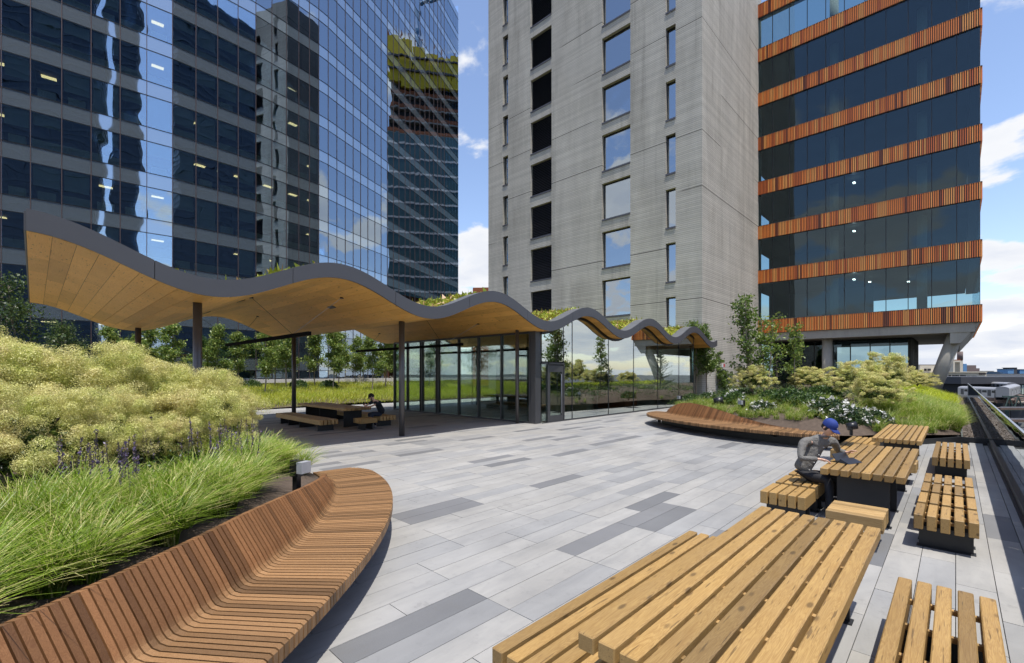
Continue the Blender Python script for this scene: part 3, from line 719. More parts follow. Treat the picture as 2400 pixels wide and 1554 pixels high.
# transfer beam, columns, set-back lobby
part('transfer_beam', MB().bx(-14.6, .98, YO + .05, YO + 1.5, 4.98, 5.64).bx(-14.6, .9, YO + 1.5, YB, 5.1, 5.6), 'smooth_concrete', ob)
mb = MB(); mb.add([(XR, YO + .1, 5.64), (.25, YO + .1, 4.2), (-.3, YO + .1, 4.2), (-.3, YO + .1, 5.64), (XR, YB, 5.64), (.25, YB, 4.2), (-.3, YB, 4.2), (-.3, YB, 5.64)], [(0, 3, 2, 1), (4, 5, 6, 7), (0, 1, 5, 4), (1, 2, 6, 5)])
part('sloped_soffit', mb, 'smooth_concrete', ob)
part('round_column', MB().tube([(-7.95, 47.3, 0), (-7.95, 47.3, 5.1)], .38, 24), 'smooth_concrete', ob, True)
part('slanted_column', MB().tube([(-1.55, 48.2, -.3), (.02, 46.95, 4.98)], .44, 24), 'smooth_concrete', ob, True)
lobby = [-14.4, -12.6, -11.14, -9.75, -8.25, -6.96, -5.52, -4.15, -2.9]
for i in range(len(lobby) - 1):
    link('lobby_pane', ubox('orange_glass', 'lobby_pane'), ob, T(((lobby[i] + lobby[i + 1]) / 2, 52, 2.6), (lobby[i + 1] - lobby[i] - .06, .02, 4.9)))
    part('mullion', MB().bx(lobby[i + 1] - .035, lobby[i + 1] + .035, 51.93, 52.08, 0, 5.1), 'frame_dark', ob)
part('transom', MB().bx(-14.4, -2.9, 51.95, 52.05, 1.75, 1.83), 'frame_dark', ob)
part('corner_frame', MB().bx(-2.95, -2.75, 51.9, 52.1, 0, 5.1), 'frame_dark', ob)
for j in range(9): part('side_fin', MB().bx(-2.8, -2.62, 52.3 + j * .95, 52.36 + j * .95, 0, 5.1), 'frame_metal', ob)
part('side_glazing', MB().bx(-2.86, -2.84, 52.1, 60.5, 0, 5.1), 'orange_glass', ob)
part('lobby_ceiling', MB().bx(-14.4, -2.7, 51.9, 60.5, 5.0, 5.095), 'office_dark', ob)
part('lobby_wall', MB().bx(-14.4, -8.6, 56, 56.2, 0, 5), 'office_dark', ob)
# ---------------------------------------------------------------- curved glass office tower
US = [-170, -95, -45, 3, 71.5, 144.8, 213.6, 281.6, 344, 404, 459, 510, 558, 599.5, 637, 671, 700, 725, 747, 769, 789.3, 809, 827.5, 845, 862, 878.4, 893, 907.5, 921.7, 934.7, 949, 960.6, 972, 984, 995.7, 1006, 1016.4, 1025.5, 1033.3, 1041, 1048, 1055, 1062, 1068, 1074]
HU = [(-170, 133), (-60, 128), (71.5, 121.5), (404, 104.3), (600, 92.5), (760, 81.3), (900, 67.8), (1074, 48.5)]
hs = np.interp(US, [a for a, _ in HU], [b for _, b in HU])
NP = [at_d(u, 4.0 * 1080 / h) for u, h in zip(US, hs)]
gt = thing('glass_office_tower', 'tall curved blue mirror-glass office tower behind the garden', 'building', (-55, 20, 0))
Z0, NF = 3.55, 17
cxx, cyy = np.mean([p[0] for p in NP]) - 14, np.mean([p[1] for p in NP])
nrm = []
for i in range(len(NP) - 1):
    dx, dy = NP[i + 1][0] - NP[i][0], NP[i + 1][1] - NP[i][1]; L = math.hypot(dx, dy); nrm.append((dx / L, dy / L, L))
def inw(i, d):      # node i pushed inwards
    tx, ty, _ = nrm[min(i, len(nrm) - 1)]; return NP[i][0] - ty * d, NP[i][1] + tx * d
s1 = inw(5, 1); sgn = 1 if (s1[0] < NP[5][0]) else -1
def inw(i, d): tx, ty, _ = nrm[min(i, len(nrm) - 1)]; return NP[i][0] - ty * d * sgn, NP[i][1] + tx * d * sgn
gspec, sspec = [], []
lightS, blindS, cabS = [], [], []
rt = random.Random(11)
for i in range(len(NP) - 1):
    tx, ty, L = nrm[i]; cx_, cy_ = (NP[i][0] + NP[i + 1][0]) / 2, (NP[i][1] + NP[i + 1][1]) / 2; rz = math.atan2(ty, tx)
    nx, ny = -ty * sgn, tx * sgn
    for f in range(-1, NF):
        zb = Z0 + 4 * f; zw = zb + 2.75
        wob = rt.uniform(-.004, .004)
        gspec.append(('tower_glass', T((cx_, cy_, (zb + zw) / 2), (L - .05, .03, 2.69), rz + wob), 3.0))
        sspec.append(('spandrel_glass', T((cx_, cy_, zw + .625), (L - .05, .03, 1.19), rz + wob), 2.2))
        a = rt.random()
        if a < .62:
            hgt = rt.choice([.9, 1.1, 1.3, 1.3, 1.6, 2.4]); blindS.append(('blind', T((cx_ + nx * .28, cy_ + ny * .28, zw - hgt / 2), (L - .22, .02, hgt), rz), 2))
        if rt.random() < .8: cabS.append(('cabinet', T((cx_ + nx * .5, cy_ + ny * .5, zb + .42), (L * rt.choice([.95, .95, .6]), .3, .72), rz), 2))
        if i % 2 == 0 and rt.random() < .55: lightS.append(('office_light', T((cx_ + nx * 2.2, cy_ + ny * 2.2, zw - .05), (.9, .45, .04), rz), 2))
pieces(gt, 'glass_pane', gspec, 300, 'glass_panes_upper'); pieces(gt, 'spandrel_panel', sspec, 300, 'spandrel_panels_upper')
pieces(gt, 'roller_blind', blindS, 200, 'roller_blinds_upper'); pieces(gt, 'heater_cabinet', cabS, 150, 'heater_cabinets_upper'); pieces(gt, 'ceiling_light', lightS, 150, 'ceiling_lights_upper')
ml, tr, fl = MB(), MB(), MB()
for i in range(len(NP)):
    tx, ty, _ = nrm[min(i, len(nrm) - 1)]; ml_ = MB().box((NP[i][0], NP[i][1], (Z0 - 4 + NF * 4) / 2 + 2), (.045, .12, NF * 4 + 4), math.atan2(ty, tx)); 
    if i < 40: part('mullion', ml_, 'mullion_metal', gt)
    a, b_ = inw(i, .35), inw(i, .75)
for i in range(len(NP) - 1):
    tx, ty, L = nrm[i]; cx_, cy_ = (NP[i][0] + NP[i + 1][0]) / 2, (NP[i][1] + NP[i + 1][1]) / 2; rz = math.atan2(ty, tx)
    for f in range(-1, NF):
        for zz_ in (Z0 + 4 * f, Z0 + 4 * f + 2.75): tr.box((cx_, cy_, zz_ - .0), (L, .10, .05), rz)
part('transoms', tr, 'frame_dark', gt, kind='stuff')
inner = [NP[i] for i in range(len(NP))]; back = [inw(len(NP) - 1, 16), (-95, 40), (-95, -40), inw(0, 16)]
def slab(z0, z1, d0, mb):
    a = [inw(i, d0) for i in range(len(NP))]; b_ = [inw(i, 9) for i in range(len(NP))]
    for i in range(len(NP) - 1):
        mb.add([(*a[i], z0), (*a[i + 1], z0), (*b_[i + 1], z0), (*b_[i], z0), (*a[i], z1), (*a[i + 1], z1), (*b_[i + 1], z1), (*b_[i], z1)], [(3, 2, 1, 0), (4, 5, 6, 7), (0, 1, 5, 4), (2, 3, 7, 6)])
for f in range(-1, NF): mb = MB(); slab(Z0 + 4 * f + 2.85, Z0 + 4 * f + 3.95, .12, mb); part('floor_slab', mb, 'office_floor' if 'office_floor' in M else 'office_dark', gt)
mb = MB(); b_ = [inw(i, 6.0) for i in range(len(NP))]; c_ = [inw(i, 6.3) for i in range(len(NP))]
for i in range(len(NP) - 1): mb.add([(*b_[i], -1), (*b_[i + 1], -1), (*b_[i + 1], 72), (*b_[i], 72)], [(0, 1, 2, 3)])
part('inner_wall', mb, 'office_dark', gt)
mb = MB(); e0, e1 = NP[-1], inw(len(NP) - 1, 22); mb.add([(*e0, -1), (*e1, -1), (*e1, 73), (*e0, 73)], [(0, 1, 2, 3)]); part('end_wall', mb, 'spandrel_glass', gt)
# parapet wall with pale coping in front of the tower
pw = thing('garden_parapet', 'long low dark wall with pale coping behind the birch trees', 'wall', (-46.5, 0, 0))
part('wall_base', MB().bx(-46.9, -46.2, -45, 34, -.1, 1.12), 'grey_roof', pw); part('coping', MB().bx(-46.95, -46.1, -45, 34, 1.122, 1.45), 'coping', pw)
# neighbouring towers that only show mirrored in the glass
def plain_tower(label, x0, x1, y0, y1, z1, wall, pane, band, pitch=4.0, win=2.6, z0=-15.9):
    t = thing('mirrored_tower', label, 'building', ((x0 + x1) / 2, (y0 + y1) / 2, 0))
    part('core', MB().bx(x0 + .3, x1 - .3, y0 + .3, y1 - .3, z0, z1), pane, t)
    mb = MB(); z = z0
    while z < z1: mb.bx(x0, x1, y0, y1, z, min(z1, z + pitch - win)); z += pitch
    part('floor_band', mb, band, t, kind='stuff'); mb = MB(); n = int((x1 - x0) / 3.5)
    for k in range(n + 1): xk = x0 + (x1 - x0) * k / n; mb.bx(xk - .15, xk + .15, y0 + .02, y0 + .2, z0, z1).bx(xk - .15, xk + .15, y1 - .2, y1 - .02, z0, z1)
    n = int((y1 - y0) / 3.5)
    for k in range(n + 1): yk = y0 + (y1 - y0) * k / n; mb.bx(x0 + .02, x0 + .2, yk - .15, yk + .15, z0, z1).bx(x1 - .2, x1 - .02, yk - .15, yk + .15, z0, z1)
    part('pilaster', mb, wall, t, kind='stuff'); return t
# ---------------------------------------------------------------- far buildings, viaduct, trains
def at_far(u, d): return at_d(u, d)
def facing_box(mb, u0, u1, d, depth, z0, z1, mi=0):
    a, b_ = Vector(at_d(u0, d)), Vector(at_d(u1, d)); c = (a + b_) / 2 + Vector(FW.tolist()) * depth / 2
    mb.box((c.x, c.y, (z0 + z1) / 2), ((b_ - a).length, depth, z1 - z0), TH, mi); return mb
def zat(v, d): return 2.1 - (v - 873) * d / 1080
cw = thing('cream_warehouse', 'cream industrial building with large gridded windows behind the slanted column', 'building', (*at_d(2240, 260), -16))
D = 260
part('wall', facing_box(MB(), 2156, 2312, D, 20, -16, zat(871, D)), 'cream_wall', cw); part('upper_wall', facing_box(MB(), 2156, 2205, D + 3, 15, zat(871, D), zat(856, D)), 'cream_wall', cw)
part('roof_ledge', facing_box(MB(), 2154, 2314, D - 1, 1, zat(873, D), zat(871, D)), 'cream_wall', cw)
for u0, u1, v0, v1 in ((2226, 2238, 879, 889), (2241, 2264, 879, 890), (2268, 2290, 881, 890), (2168, 2182, 864, 869), (2204, 2216, 880, 890)):
    w = part('window', facing_box(MB(), u0, u1, D - .6 + (3 if v0 < 870 else 0), .5, zat(v1, D), zat(v0, D)), 'frame_dark', cw)
    part('mullion', facing_box(MB(), (u0 * 2 + u1) / 3, (u0 * 2 + u1) / 3 + .8, D - .9 + (3 if v0 < 870 else 0), .2, zat(v1, D), zat(v0, D)), 'cream_wall', w)
for k in range(8): part('roof_knob', facing_box(MB(), 2160 + k * 5.6, 2163 + k * 5.6, D + 3, 2, zat(856, D), zat(854.2, D)), 'brick_far', cw)
for k in range(4): part('small_window', facing_box(MB(), 2297 + k * 4, 2299.5 + k * 4, D - .6, .5, zat(878, D), zat(874.5, D)), 'brick_far', cw)
wt = thing('water_tower', 'rusty rooftop water tower on a cream pier frame', 'water tower', (*at_d(2252, 250), 2))
part('tank', MB().tube([(*at_d(2250, 250), zat(843, 250)), (*at_d(2250, 250), zat(824, 250))], 1.25, 14), 'brick_far', wt, True)
part('tank_deck', facing_box(MB(), 2240, 2257, 249, 4, zat(845, 250), zat(843, 250)), 'corten', wt)
part('pier', facing_box(MB(), 2250, 2257, 249, 3, zat(872, 250), zat(845, 250)).add([], []), 'cream_wall', wt); part('pier', facing_box(MB(), 2234, 2238, 249, 3, zat(872, 250), zat(845, 250)), 'cream_wall', wt); part('lintel', facing_box(MB(), 2238, 2250, 249, 3, zat(849, 250), zat(845, 250)), 'cream_wall', wt)
bh = thing('brick_hospital', 'distant reddish rooftop block with scaffold beside the water tower', 'building', (*at_d(2280, 420), 0))
part('wall', facing_box(MB(), 2264, 2288, 420, 15, -10, zat(856, 420)), 'brick_far', bh); part('blue_wing', facing_box(MB(), 2258, 2266, 415, 10, -10, zat(853, 420)), 'blue_sheet', bh); part('low_wing', facing_box(MB(), 2286, 2296, 425, 15, -10, zat(863, 420)), 'brick_far', bh)
gr = thing('dark_roof_hall', 'long dark grey hall with blue factory windows behind the train', 'building', (*at_d(2340, 185), -16))
part('roof_band', facing_box(MB(), 2252, 2500, 185, 30, zat(900, 185), zat(883.5, 185)), 'grey_roof', gr); part('wall', facing_box(MB(), 2254, 2500, 186, 28, -16, zat(900, 185)), 'office_dark', gr)
for k in range(8):
    u0 = 2358 + k * 15; w = part('window', facing_box(MB(), u0, u0 + 11, 185.5, .4, zat(924, 185), zat(902, 185)), 'blind', gr)
    for q in (1, 2): part('mullion', facing_box(MB(), u0 + q * 3.6, u0 + q * 3.6 + .5, 185.2, .2, zat(924, 185), zat(902, 185)), 'frame_dark', w)
for i, (u0, u1, d, v, mt) in enumerate(((2300, 2345, 700, 872, 'blue_sheet'), (2345, 2480, 520, 876.5, 'rail_metal'), (2362, 2376, 900, 865, 'blue_sheet'), (2376, 2384, 900, 862, 'grey_roof'), (2390, 2420, 900, 866, 'blue_sheet'), (2308, 2330, 900, 870, 'white_paint'), (2330, 2352, 640, 874, 'blue_sheet'))):
    t = thing('distant_building', ['low blue roof line at the horizon left of the hall', 'long pale roof at the horizon above the dark hall', 'small blue horizon block left of a grey stack', 'slim grey stack on the horizon between blue blocks', 'blue horizon block at the right picture edge', 'white rooftop patch on the horizon beyond the warehouse', 'blue shed roof at the horizon over the trains'][i], 'building', (*at_d(u0, d), -16)); part('wall', facing_box(MB(), u0, u1, d, 20, -16, zat(v, d)), mt, t); part('roof', facing_box(MB(), u0 - .3, u1 + .3, d - 1, 22, zat(v, d), zat(v, d) + d * .0006), 'grey_roof', t)
rb = thing('roof_terrace_house', 'red brick rooftop in the gap between the towers', 'building', (*at_d(1120, 75), 0)); part('wall', facing_box(MB(), 1108, 1150, 75, 8, -10, zat(674, 75)), 'corten', rb); part('pergola', facing_box(MB(), 1130, 1148, 76, 3, zat(672.5, 75), zat(671, 75)), 'dark_steel', rb); part('pergola_post', facing_box(MB(), 1132, 1133, 76, .2, zat(675, 75), zat(671, 75)), 'dark_steel', rb)
# trains on the viaduct
def rail_car(label, p0, p1, z, cab):
    a, b_ = Vector(p0), Vector(p1); c = (a + b_) / 2; L = (b_ - a).length; rz = math.atan2(b_.y - a.y, b_.x - a.x)
    t = thing('subway_car', label, 'train car', (c.x, c.y, z), 'silver train cars curving along the viaduct'); W = 2.9; Hc = 3.6; cs, sn = math.cos(rz), math.sin(rz)
    def lb(x, y, zc_, d, mt, nm, mb=None): return part(nm, MB().box((c.x + x * cs - y * sn, c.y + x * sn + y * cs, z + zc_), d, rz), mt, t)
    lb(0, 0, 1.75, (L - .5, W, 2.7), 'train_silver', 'body')
    prof = [(-W / 2, 0), (-W / 2 + .25, .3), (-W / 2 + .8, .52), (0, .6), (W / 2 - .8, .52), (W / 2 - .25, .3), (W / 2, 0)]
    v = []; 
    for sx_ in (-1, 1):
        for (py, pz) in prof: x_, y_ = sx_ * (L - .5) / 2, py; v.append((c.x + x_ * cs - y_ * sn, c.y + x_ * sn + y_ * cs, z + 3.1 + pz))
    n = len(prof); part('roof', MB().add(v, [(i, i + 1, n + i + 1, n + i) for i in range(n - 1)] + [tuple(range(n)), tuple(range(n, 2 * n))[::-1]]), 'train_roof', t)
    for k in range(4):
        x_ = (k - 1.5) * L / 4.2
        for sy_ in (-1, 1): lb(x_, sy_ * (W / 2 + .01), 1.9, (1.3, .04, 1.9), 'frame_metal', 'side_door'); lb(x_ + L / 8.4, sy_ * (W / 2 + .01), 2.35, (1.7, .04, .75), 'frame_dark', 'side_window')
    lb(0, 0, .35, (L - 1.2, W - .4, .5), 'office_dark', 'undercarriage')
    if cab:
        lb(L / 2 - .22, 0, 2.4, (.1, .8, 1.2), 'frame_dark', 'cab_door'); lb(L / 2 - .22, .9, 2.5, (.1, .6, .7), 'frame_dark', 'cab_window'); lb(L / 2 - .22, -.9, 2.5, (.1, .6, .7), 'frame_dark', 'cab_window'); lb(L / 2 - .2, 0, 3.2, (.12, 2.6, .4), 'white_paint', 'cab_brow')
zt_ = zat(908, 147) - 3.6
rail_car('front train car with its white cab end facing right', at_d(2255, 158), at_d(2345, 143), zt_, True)
rail_car('dark-sided train car just behind the white cab', at_d(2349, 141), at_d(2378, 172), zt_ + .35, False)
rail_car('train car with lit roof at the outer bend of the viaduct', at_d(2372, 174), at_d(2296, 196), zt_ + .9, False)
rail_car('farthest train car seen side-on behind the slanted column', at_d(2292, 198), at_d(2190, 204), zt_ + 1.0, False)
vd = thing('elevated_viaduct', 'curving steel railway viaduct with timber walkway below the train', 'viaduct', (*at_d(2350, 140), -6))
def along(pts, off, w, z0, z1, mt, nm):
    mb = MB(); P = [Vector(p) for p in pts]
    for a, b_ in zip(P, P[1:]):
        n = Vector((-(b_ - a).y, (b_ - a).x)).normalized() * off; c = (a + b_) / 2 + n; mb.box((c.x, c.y, (z0 + z1) / 2), ((b_ - a).length + .2, w, z1 - z0), math.atan2(b_.y - a.y, b_.x - a.x))
    part(nm, mb, mt, vd)
vp = [at_d(u, d) for u, d in ((2180, 172), (2250, 158), (2310, 148), (2352, 142), (2374, 148), (2384, 164), (2376, 176), (2330, 190), (2270, 200), (2180, 206))]
along(vp, 0, 4.2, zt_ - 1.1, zt_ - .05, 'rust_track', 'deck'); along(vp[:6], -2.4, .15, zt_ - .9, zt_ + .5, 'rust_track', 'walkway_fence'); along(vp[:6], -3.2, 1.0, zt_ - .8, zt_ - .6, 'bark', 'timber_walkway'); along(vp[:6], -3.75, .08, zt_ + .2, zt_ + .3, 'bark', 'hand_rail')
for i, (u, d) in enumerate(((2290, 152), (2330, 146), (2360, 142), (2382, 152))): x_, y_ = at_d(u, d); part('steel_pier', MB().bx(x_ - .4, x_ + .4, y_ - .4, y_ + .4, -16, zt_ - 1.1), 'green_steel', vd)
yd = thing('rail_yard_tracks', 'parallel rusty tracks and truss of the rail yard below the deck', 'railway', (*at_d(2400, 90), -12))
for k, (d, zz_) in enumerate(((118, -7.0), (100, -8.2), (84, -8.6), (70, -9.2), (58, -9.4), (47, -9.8))):
    facing = facing_box(MB(), 2345, 2900, d, 2.6, zz_ - .5, zz_); part('track_deck', facing, 'rust_track', yd)
    for q in (.5, 2.1): part('rail', facing_box(MB(), 2345, 2900, d + q, .12, zz_, zz_ + .18), 'rail_metal', yd)
tr_ = thing('steel_truss', 'dark green steel truss beside the viaduct under the graffiti wall', 'truss', (*at_d(2390, 125), -9))
for zz_ in (-4.6, -8.2): part('chord', facing_box(MB(), 2352, 2700, 125, .4, zz_, zz_ + .35), 'green_steel', tr_)
for k in range(14):
    a, b_ = at_d(2354 + k * 22, 125), at_d(2365 + k * 22, 125); c_ = at_d(2376 + k * 22, 125)
    part('diagonal', MB().tube([(*a, -8), (*b_, -4.5)], .16, 5), 'green_steel', tr_); part('diagonal', MB().tube([(*b_, -4.5), (*c_, -8)], .16, 5), 'green_steel', tr_)
gw = thing('graffiti_wall', 'parapet with white and red looping graffiti beside the viaduct', 'wall', (*at_d(2380, 150), -8)); part('wall', facing_box(MB(), 2370, 2700, 150, .4, -13, zat(932, 150)), 'grey_roof', gw)
for k in range(9):   # looping spray-paint letters as raised strokes
    u = 2374 + k * 7.5; col_ = ('white_paint', 'graffiti_red')[k % 3 == 1]; pts = []
    for j in range(13): a = j / 12 * 2 * math.pi * .8 + k; pts.append((*at_d(u + 2.6 * math.cos(a), 149.7), zat(941 + 5 * math.sin(a * (1 + k % 2)), 149.7)))
    part('graffiti_stroke', MB().tube(pts, .17, 4), col_, gw)
fg = thing('far_city', 'low hazy city blocks along the horizon', 'skyline', (*at_d(2250, 1200), -16)); mb = MB(); rc = random.Random(5)
for k in range(90): u0 = 2080 + k * 4.5; facing_box(mb, u0, u0 + rc.uniform(3, 7), rc.uniform(1100, 1500), 30, -16, zat(873 - rc.uniform(-1, 2.2), 1200))
del WM[fg]; bpy.data.objects.remove(fg); o = part('far_city_blocks', mb, 'grey_roof'); o['kind'] = 'stuff'; o['label'] = 'low hazy city blocks along the horizon'
plain_tower('dark tower mirrored in the left part of the glass tower', 200, 225, -110, -18, 215, 'navy_band', 'navy_glass', 'navy_band')
plain_tower('slim dark tower mirrored between two strips of sky', 200, 222, -13.5, -2.5, 215, 'navy_band', 'navy_glass', 'navy_band')
plain_tower('broad dark tower mirrored in the middle of the glass tower', 200, 225, 80, 126, 215, 'navy_band', 'navy_glass', 'navy_band')
t = thing('construction_tower', 'tower under construction with yellow netting, seen mirrored in the glass', 'building', (-68, 108, -16))
plain('net_yellow', (.55, .42, .02), .8, 0, .3, .3); plain('teal_cladding', (.06, .12, .13), .3, .3, .3, .2)
part('clad_floors', MB().bx(-84, -53.5, 96, 120, -16, 67), 'teal_cladding', t)
mb = MB(); z = 67
while z < 88: mb.bx(-83.6, -54, 96.4, 119.6, z, z + .4).bx(-83, -54.6, 97.5, 119, z + .4, z + 3.1, 1).bx(-83.6, -54, 96.3, 96.5, z + .4, z + 1.3, 2); z += 3.5
part('open_floors', mb, ['smooth_concrete', 'office_dark', 'corten'], t, kind='stuff')
zt0 = 86
for k in range(9):
    x0 = -84.6 + k * 3.5; zt0 = 86 + 1.1 * k * .6 + random.uniform(-1.6, 1.8); part('safety_netting', MB().bx(x0, x0 + 3.35, 94.9 + random.uniform(0, .5), 96.2, 80.5 + random.uniform(-1.5, 1), zt0).bx(x0, x0 + 3.35, 94.6, 95.2, 83.4, 83.9, 1).bx(x0, x0 + 3.35, 94.6, 95.2, 87, 87.4, 1), ['net_yellow', 'grey_roof'], t)
    part('rebar_frame', MB().bx(x0 + .8, x0 + 1.0, 96, 96.2, zt0, zt0 + random.uniform(1, 3.5)).bx(x0 + 2.4, x0 + 2.6, 96, 96.2, zt0, zt0 + random.uniform(.5, 3)), 'corten', t)
mb = MB(); z = 0
while z < 66: mb.bx(-84.1, -53.4, 95.9, 120.1, z, z + .5); z += 4
part('floor_line', mb, 'coping', t, kind='stuff')
part('crane_mast', MB().tube([(-62, 108, 93), (-62, 108, 112), (-75, 108, 118)], .5, 6), 'blue_sheet', t)
# ---------------------------------------------------------------- curved slatted benches
def slat_profile(L, hb):
    """outline in (n outward, z): back top, seat, front edge, underside"""
    if hb > .02:
        hb_ = .43 + hb; k = hb / .43; ln = .215 * k
        top = [(-.04 - ln, hb_), (-.075, .56 if hb > .2 else .43 + hb * .35), (-.03, .475), (.0, .442), (.05, .428)]
        bot = [(.05, .365), (-.05, .375), (-.10, .42), (-.145, .54 if hb > .2 else .43 + hb * .2), (-.105 - ln, hb_ - .012)]
    else:
        top = [(-.12, .43), (-.05, .429), (-.0, .429), (.03, .428), (.05, .428)]; bot = [(.05, .365), (.0, .365), (-.03, .365), (-.06, .365), (-.12, .365)]
    return top + [(L - .02, .428), (L, .415), (L, .325), (L - .05, .325), (L - .07, .365)] + bot
def slat_bench(name, label, fr, Lf, hbf, gap=.22):
    """fr: crease points with outward normals"""
    p0 = fr[len(fr) // 2][0]; th = thing(name, label, 'bench', (p0.x, p0.y, 0)); n = len(fr)
    rest = MB(); objs = []
    for i in range(n - 1):
        t = i / (n - 1); L = Lf(t); hb = hbf(t); pr_ = slat_profile(L, hb); mb = MB(); V = []
        (a, na), (b_, nb) = fr[i], fr[i + 1]
        for e in (gap / 2, 1 - gap / 2):
            for (q, z) in pr_:
                pa, pb = a + na * q, b_ + nb * q; p = pa.lerp(pb, e); V.append((p.x, p.y, z + random.uniform(-.0006, .0006)))
        m = len(pr_); F = [(k, (k + 1) % m, m + (k + 1) % m, m + k) for k in range(m)]
        c = list(range(m))
        F += [(0, 1, m - 2, m - 1)] + [(k, k + 1, m - 2 - k, m - 1 - k) for k in range(1, 5)] + [(5, 6, 9), (6, 7, 8, 9), (4, 5, 9, 10)]
        F2 = [tuple(m + k for k in f[::-1]) for f in F[m:]]
        mb.add(V, F + F2)
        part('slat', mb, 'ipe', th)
    return th
def hbR(t):
    if t < .05: return 0
    if t < .30: return .50 * math.sin((t - .05) / .25 * math.pi / 2)
    return .50 * (.5 + .5 * math.cos(min(1, (t - .30) / .62) * math.pi)) * (1 - .0 * t) + .015
def hbL(t):
    h = .43 if t < .42 else .43 - .27 * ((t - .42) / .43) ** 1.5
    return h if t < .85 else max(0, .16 * (1 - (t - .85) / .03))
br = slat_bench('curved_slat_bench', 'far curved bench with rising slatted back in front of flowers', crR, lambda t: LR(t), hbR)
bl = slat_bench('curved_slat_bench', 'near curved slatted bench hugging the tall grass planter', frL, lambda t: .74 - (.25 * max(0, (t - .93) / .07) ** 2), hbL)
def bench_base(th, fr, q, z1, every, Lf):
    mb = MB()
    for (a, na), (b_, nb) in zip(fr[::4], fr[4::4]):
        p, r = a + na * q, b_ + nb * q; c = (p + r) / 2; mb.box((c.x, c.y, z1 / 2), ((r - p).length + .02, .03, z1), math.atan2(r.y - p.y, r.x - p.x))
    part('base_plate', mb, 'dark_steel', th)
    for i in range(every // 2, len(fr), every):
        a, na = fr[i]; t = Vector((-na.y, na.x, 0)) * .02; L = Lf(i / (len(fr) - 1)); v = []
        for s_ in (-1, 1): v += [tuple(a + na * (q) + t * s_ + Vector((0, 0, .18))), tuple(a + na * (L - .12) + t * s_ + Vector((0, 0, .31))), tuple(a + na * (L - .12) + t * s_ + Vector((0, 0, .36))), tuple(a + na * q + t * s_ + Vector((0, 0, .36)))]
        part('bracket', MB().add(v, [(0, 1, 2, 3), (7, 6, 5, 4), (0, 4, 5, 1), (1, 5, 6, 2), (2, 6, 7, 3)]), 'dark_steel', th)
bench_base(br, crR[10:-2], .12, .34, 24, LR); bench_base(bl, frL[:-8], .12, .36, 22, lambda t: .74)
for i in (3, 7):
    a, na = crR[i]; p = a + na * .3; part('leg', MB().tube([(p.x, p.y, 0), (p.x, p.y, .36)], .035, 10), 'dark_steel', br, True)
# ---------------------------------------------------------------- timber tables, benches, stools
def beam_set(th, x0, x1, y0, y1, zt, hz, n, along, gap, mat, nm='beam', warm=0):
    W = (x1 - x0) if along == 'y' else (y1 - y0); w = (W - gap * (n - 1)) / n
    for k in range(n):
        c = w / 2 + k * (w + gap); j = random.uniform(-.0025, .0025); dl = random.uniform(-.004, .004)
        if along == 'y': me = beam_mesh(w, y1 - y0, hz, .007, mat, nm); m_ = T((x0 + c, (y0 + y1) / 2 + dl, zt - hz / 2 + j))
        else: me = beam_mesh(x1 - x0, w, hz, .007, mat, nm); m_ = T(((x0 + x1) / 2 + dl, y0 + c, zt - hz / 2 + j))
        link(nm, me, th, m_ @ Matrix.Rotation(random.uniform(-.0012, .0012), 4, 'Z'))
def panel_leg(th, xa, xb_, y, z1, along):
    if along == 'y':
        part('leg_panel', MB().bx(xa, xb_, y - .012, y + .012, 0.008, z1).bx(xa - .02, xb_ + .02, y - .06, y + .06, 0, .008), 'dark_steel', th)
    else: part('leg_panel', MB().bx(y - .012, y + .012, xa, xb_, 0.008, z1).bx(y - .06, y + .06, xa - .02, xb_ + .02, 0, .008), 'dark_steel', th)
def timber(kind, label, cat, x0, x1, y0, y1, along='y', zt=None, group=None, n=None, legs=None, hz=None, gap=None):
    zt = zt or (.74 if kind == 'table' else .41); hz = hz or (.092 if kind == 'table' else .175); n = n or (8 if kind == 'table' else 5); gap = gap or (.026 if kind == 'table' else .03)
    t = thing({'table': 'timber_table', 'bench': 'timber_bench', 'stool': 'timber_stool'}[kind], label, cat, ((x0 + x1) / 2, (y0 + y1) / 2, 0), group)
    mat = 'pine_y' if along == 'y' else 'pine_x'
    beam_set(t, x0, x1, y0, y1, zt, hz, n, along, gap, mat)
    a0, a1, b0, b1 = (y0, y1, x0, x1) if along == 'y' else (x0, x1, y0, y1); Lg = a1 - a0
    legs = legs or ([.12, .5, .88] if Lg > 2 else [.25, .75] if Lg > .9 else [.28, .72])
    ins = .17 if kind == 'table' else .04
    # cross battens that show in the gaps
    nb = max(2, int(Lg / .42)); 
    for k in range(nb):
        c = a0 + Lg * (k + .5) / nb
        if along == 'y': link('batten', ubox('pine_x', 'batten'), t, T(((b0 + b1) / 2, c, zt - hz * .55), (b1 - b0 - .05, .035, .035)))
        else: link('batten', ubox('pine_y', 'batten'), t, T((c, (b0 + b1) / 2, zt - hz * .55), (.035, b1 - b0 - .05, .035)))
    for f in legs: panel_leg(t, b0 + ins, b1 - ins, a0 + Lg * f, zt - hz, along)
    return t
GT, GS = 'timber beam tables on the terrace', 'timber beam seats around the tables'
timber('table', 'large timber beam table in the foreground, nearest the camera', 'table', -1.43, -.47, 1.98, 5.14, group=GT)
timber('bench', 'long timber bench left of the foreground table', 'bench', -2.06, -1.47 - .02, 1.96, 4.88, group=GS, legs=[.14, .5, .86])
timber('bench', 'long timber bench cut off by the bottom right corner', 'bench', -.345, .215, 2.1, 4.98, group=GS, legs=[.14, .5, .8])
timber('table', 'timber table where the man in the blue cap reads', 'table', -1.40, -.47, 7.80, 10.90, group=GT, legs=[.07, .40, .93])
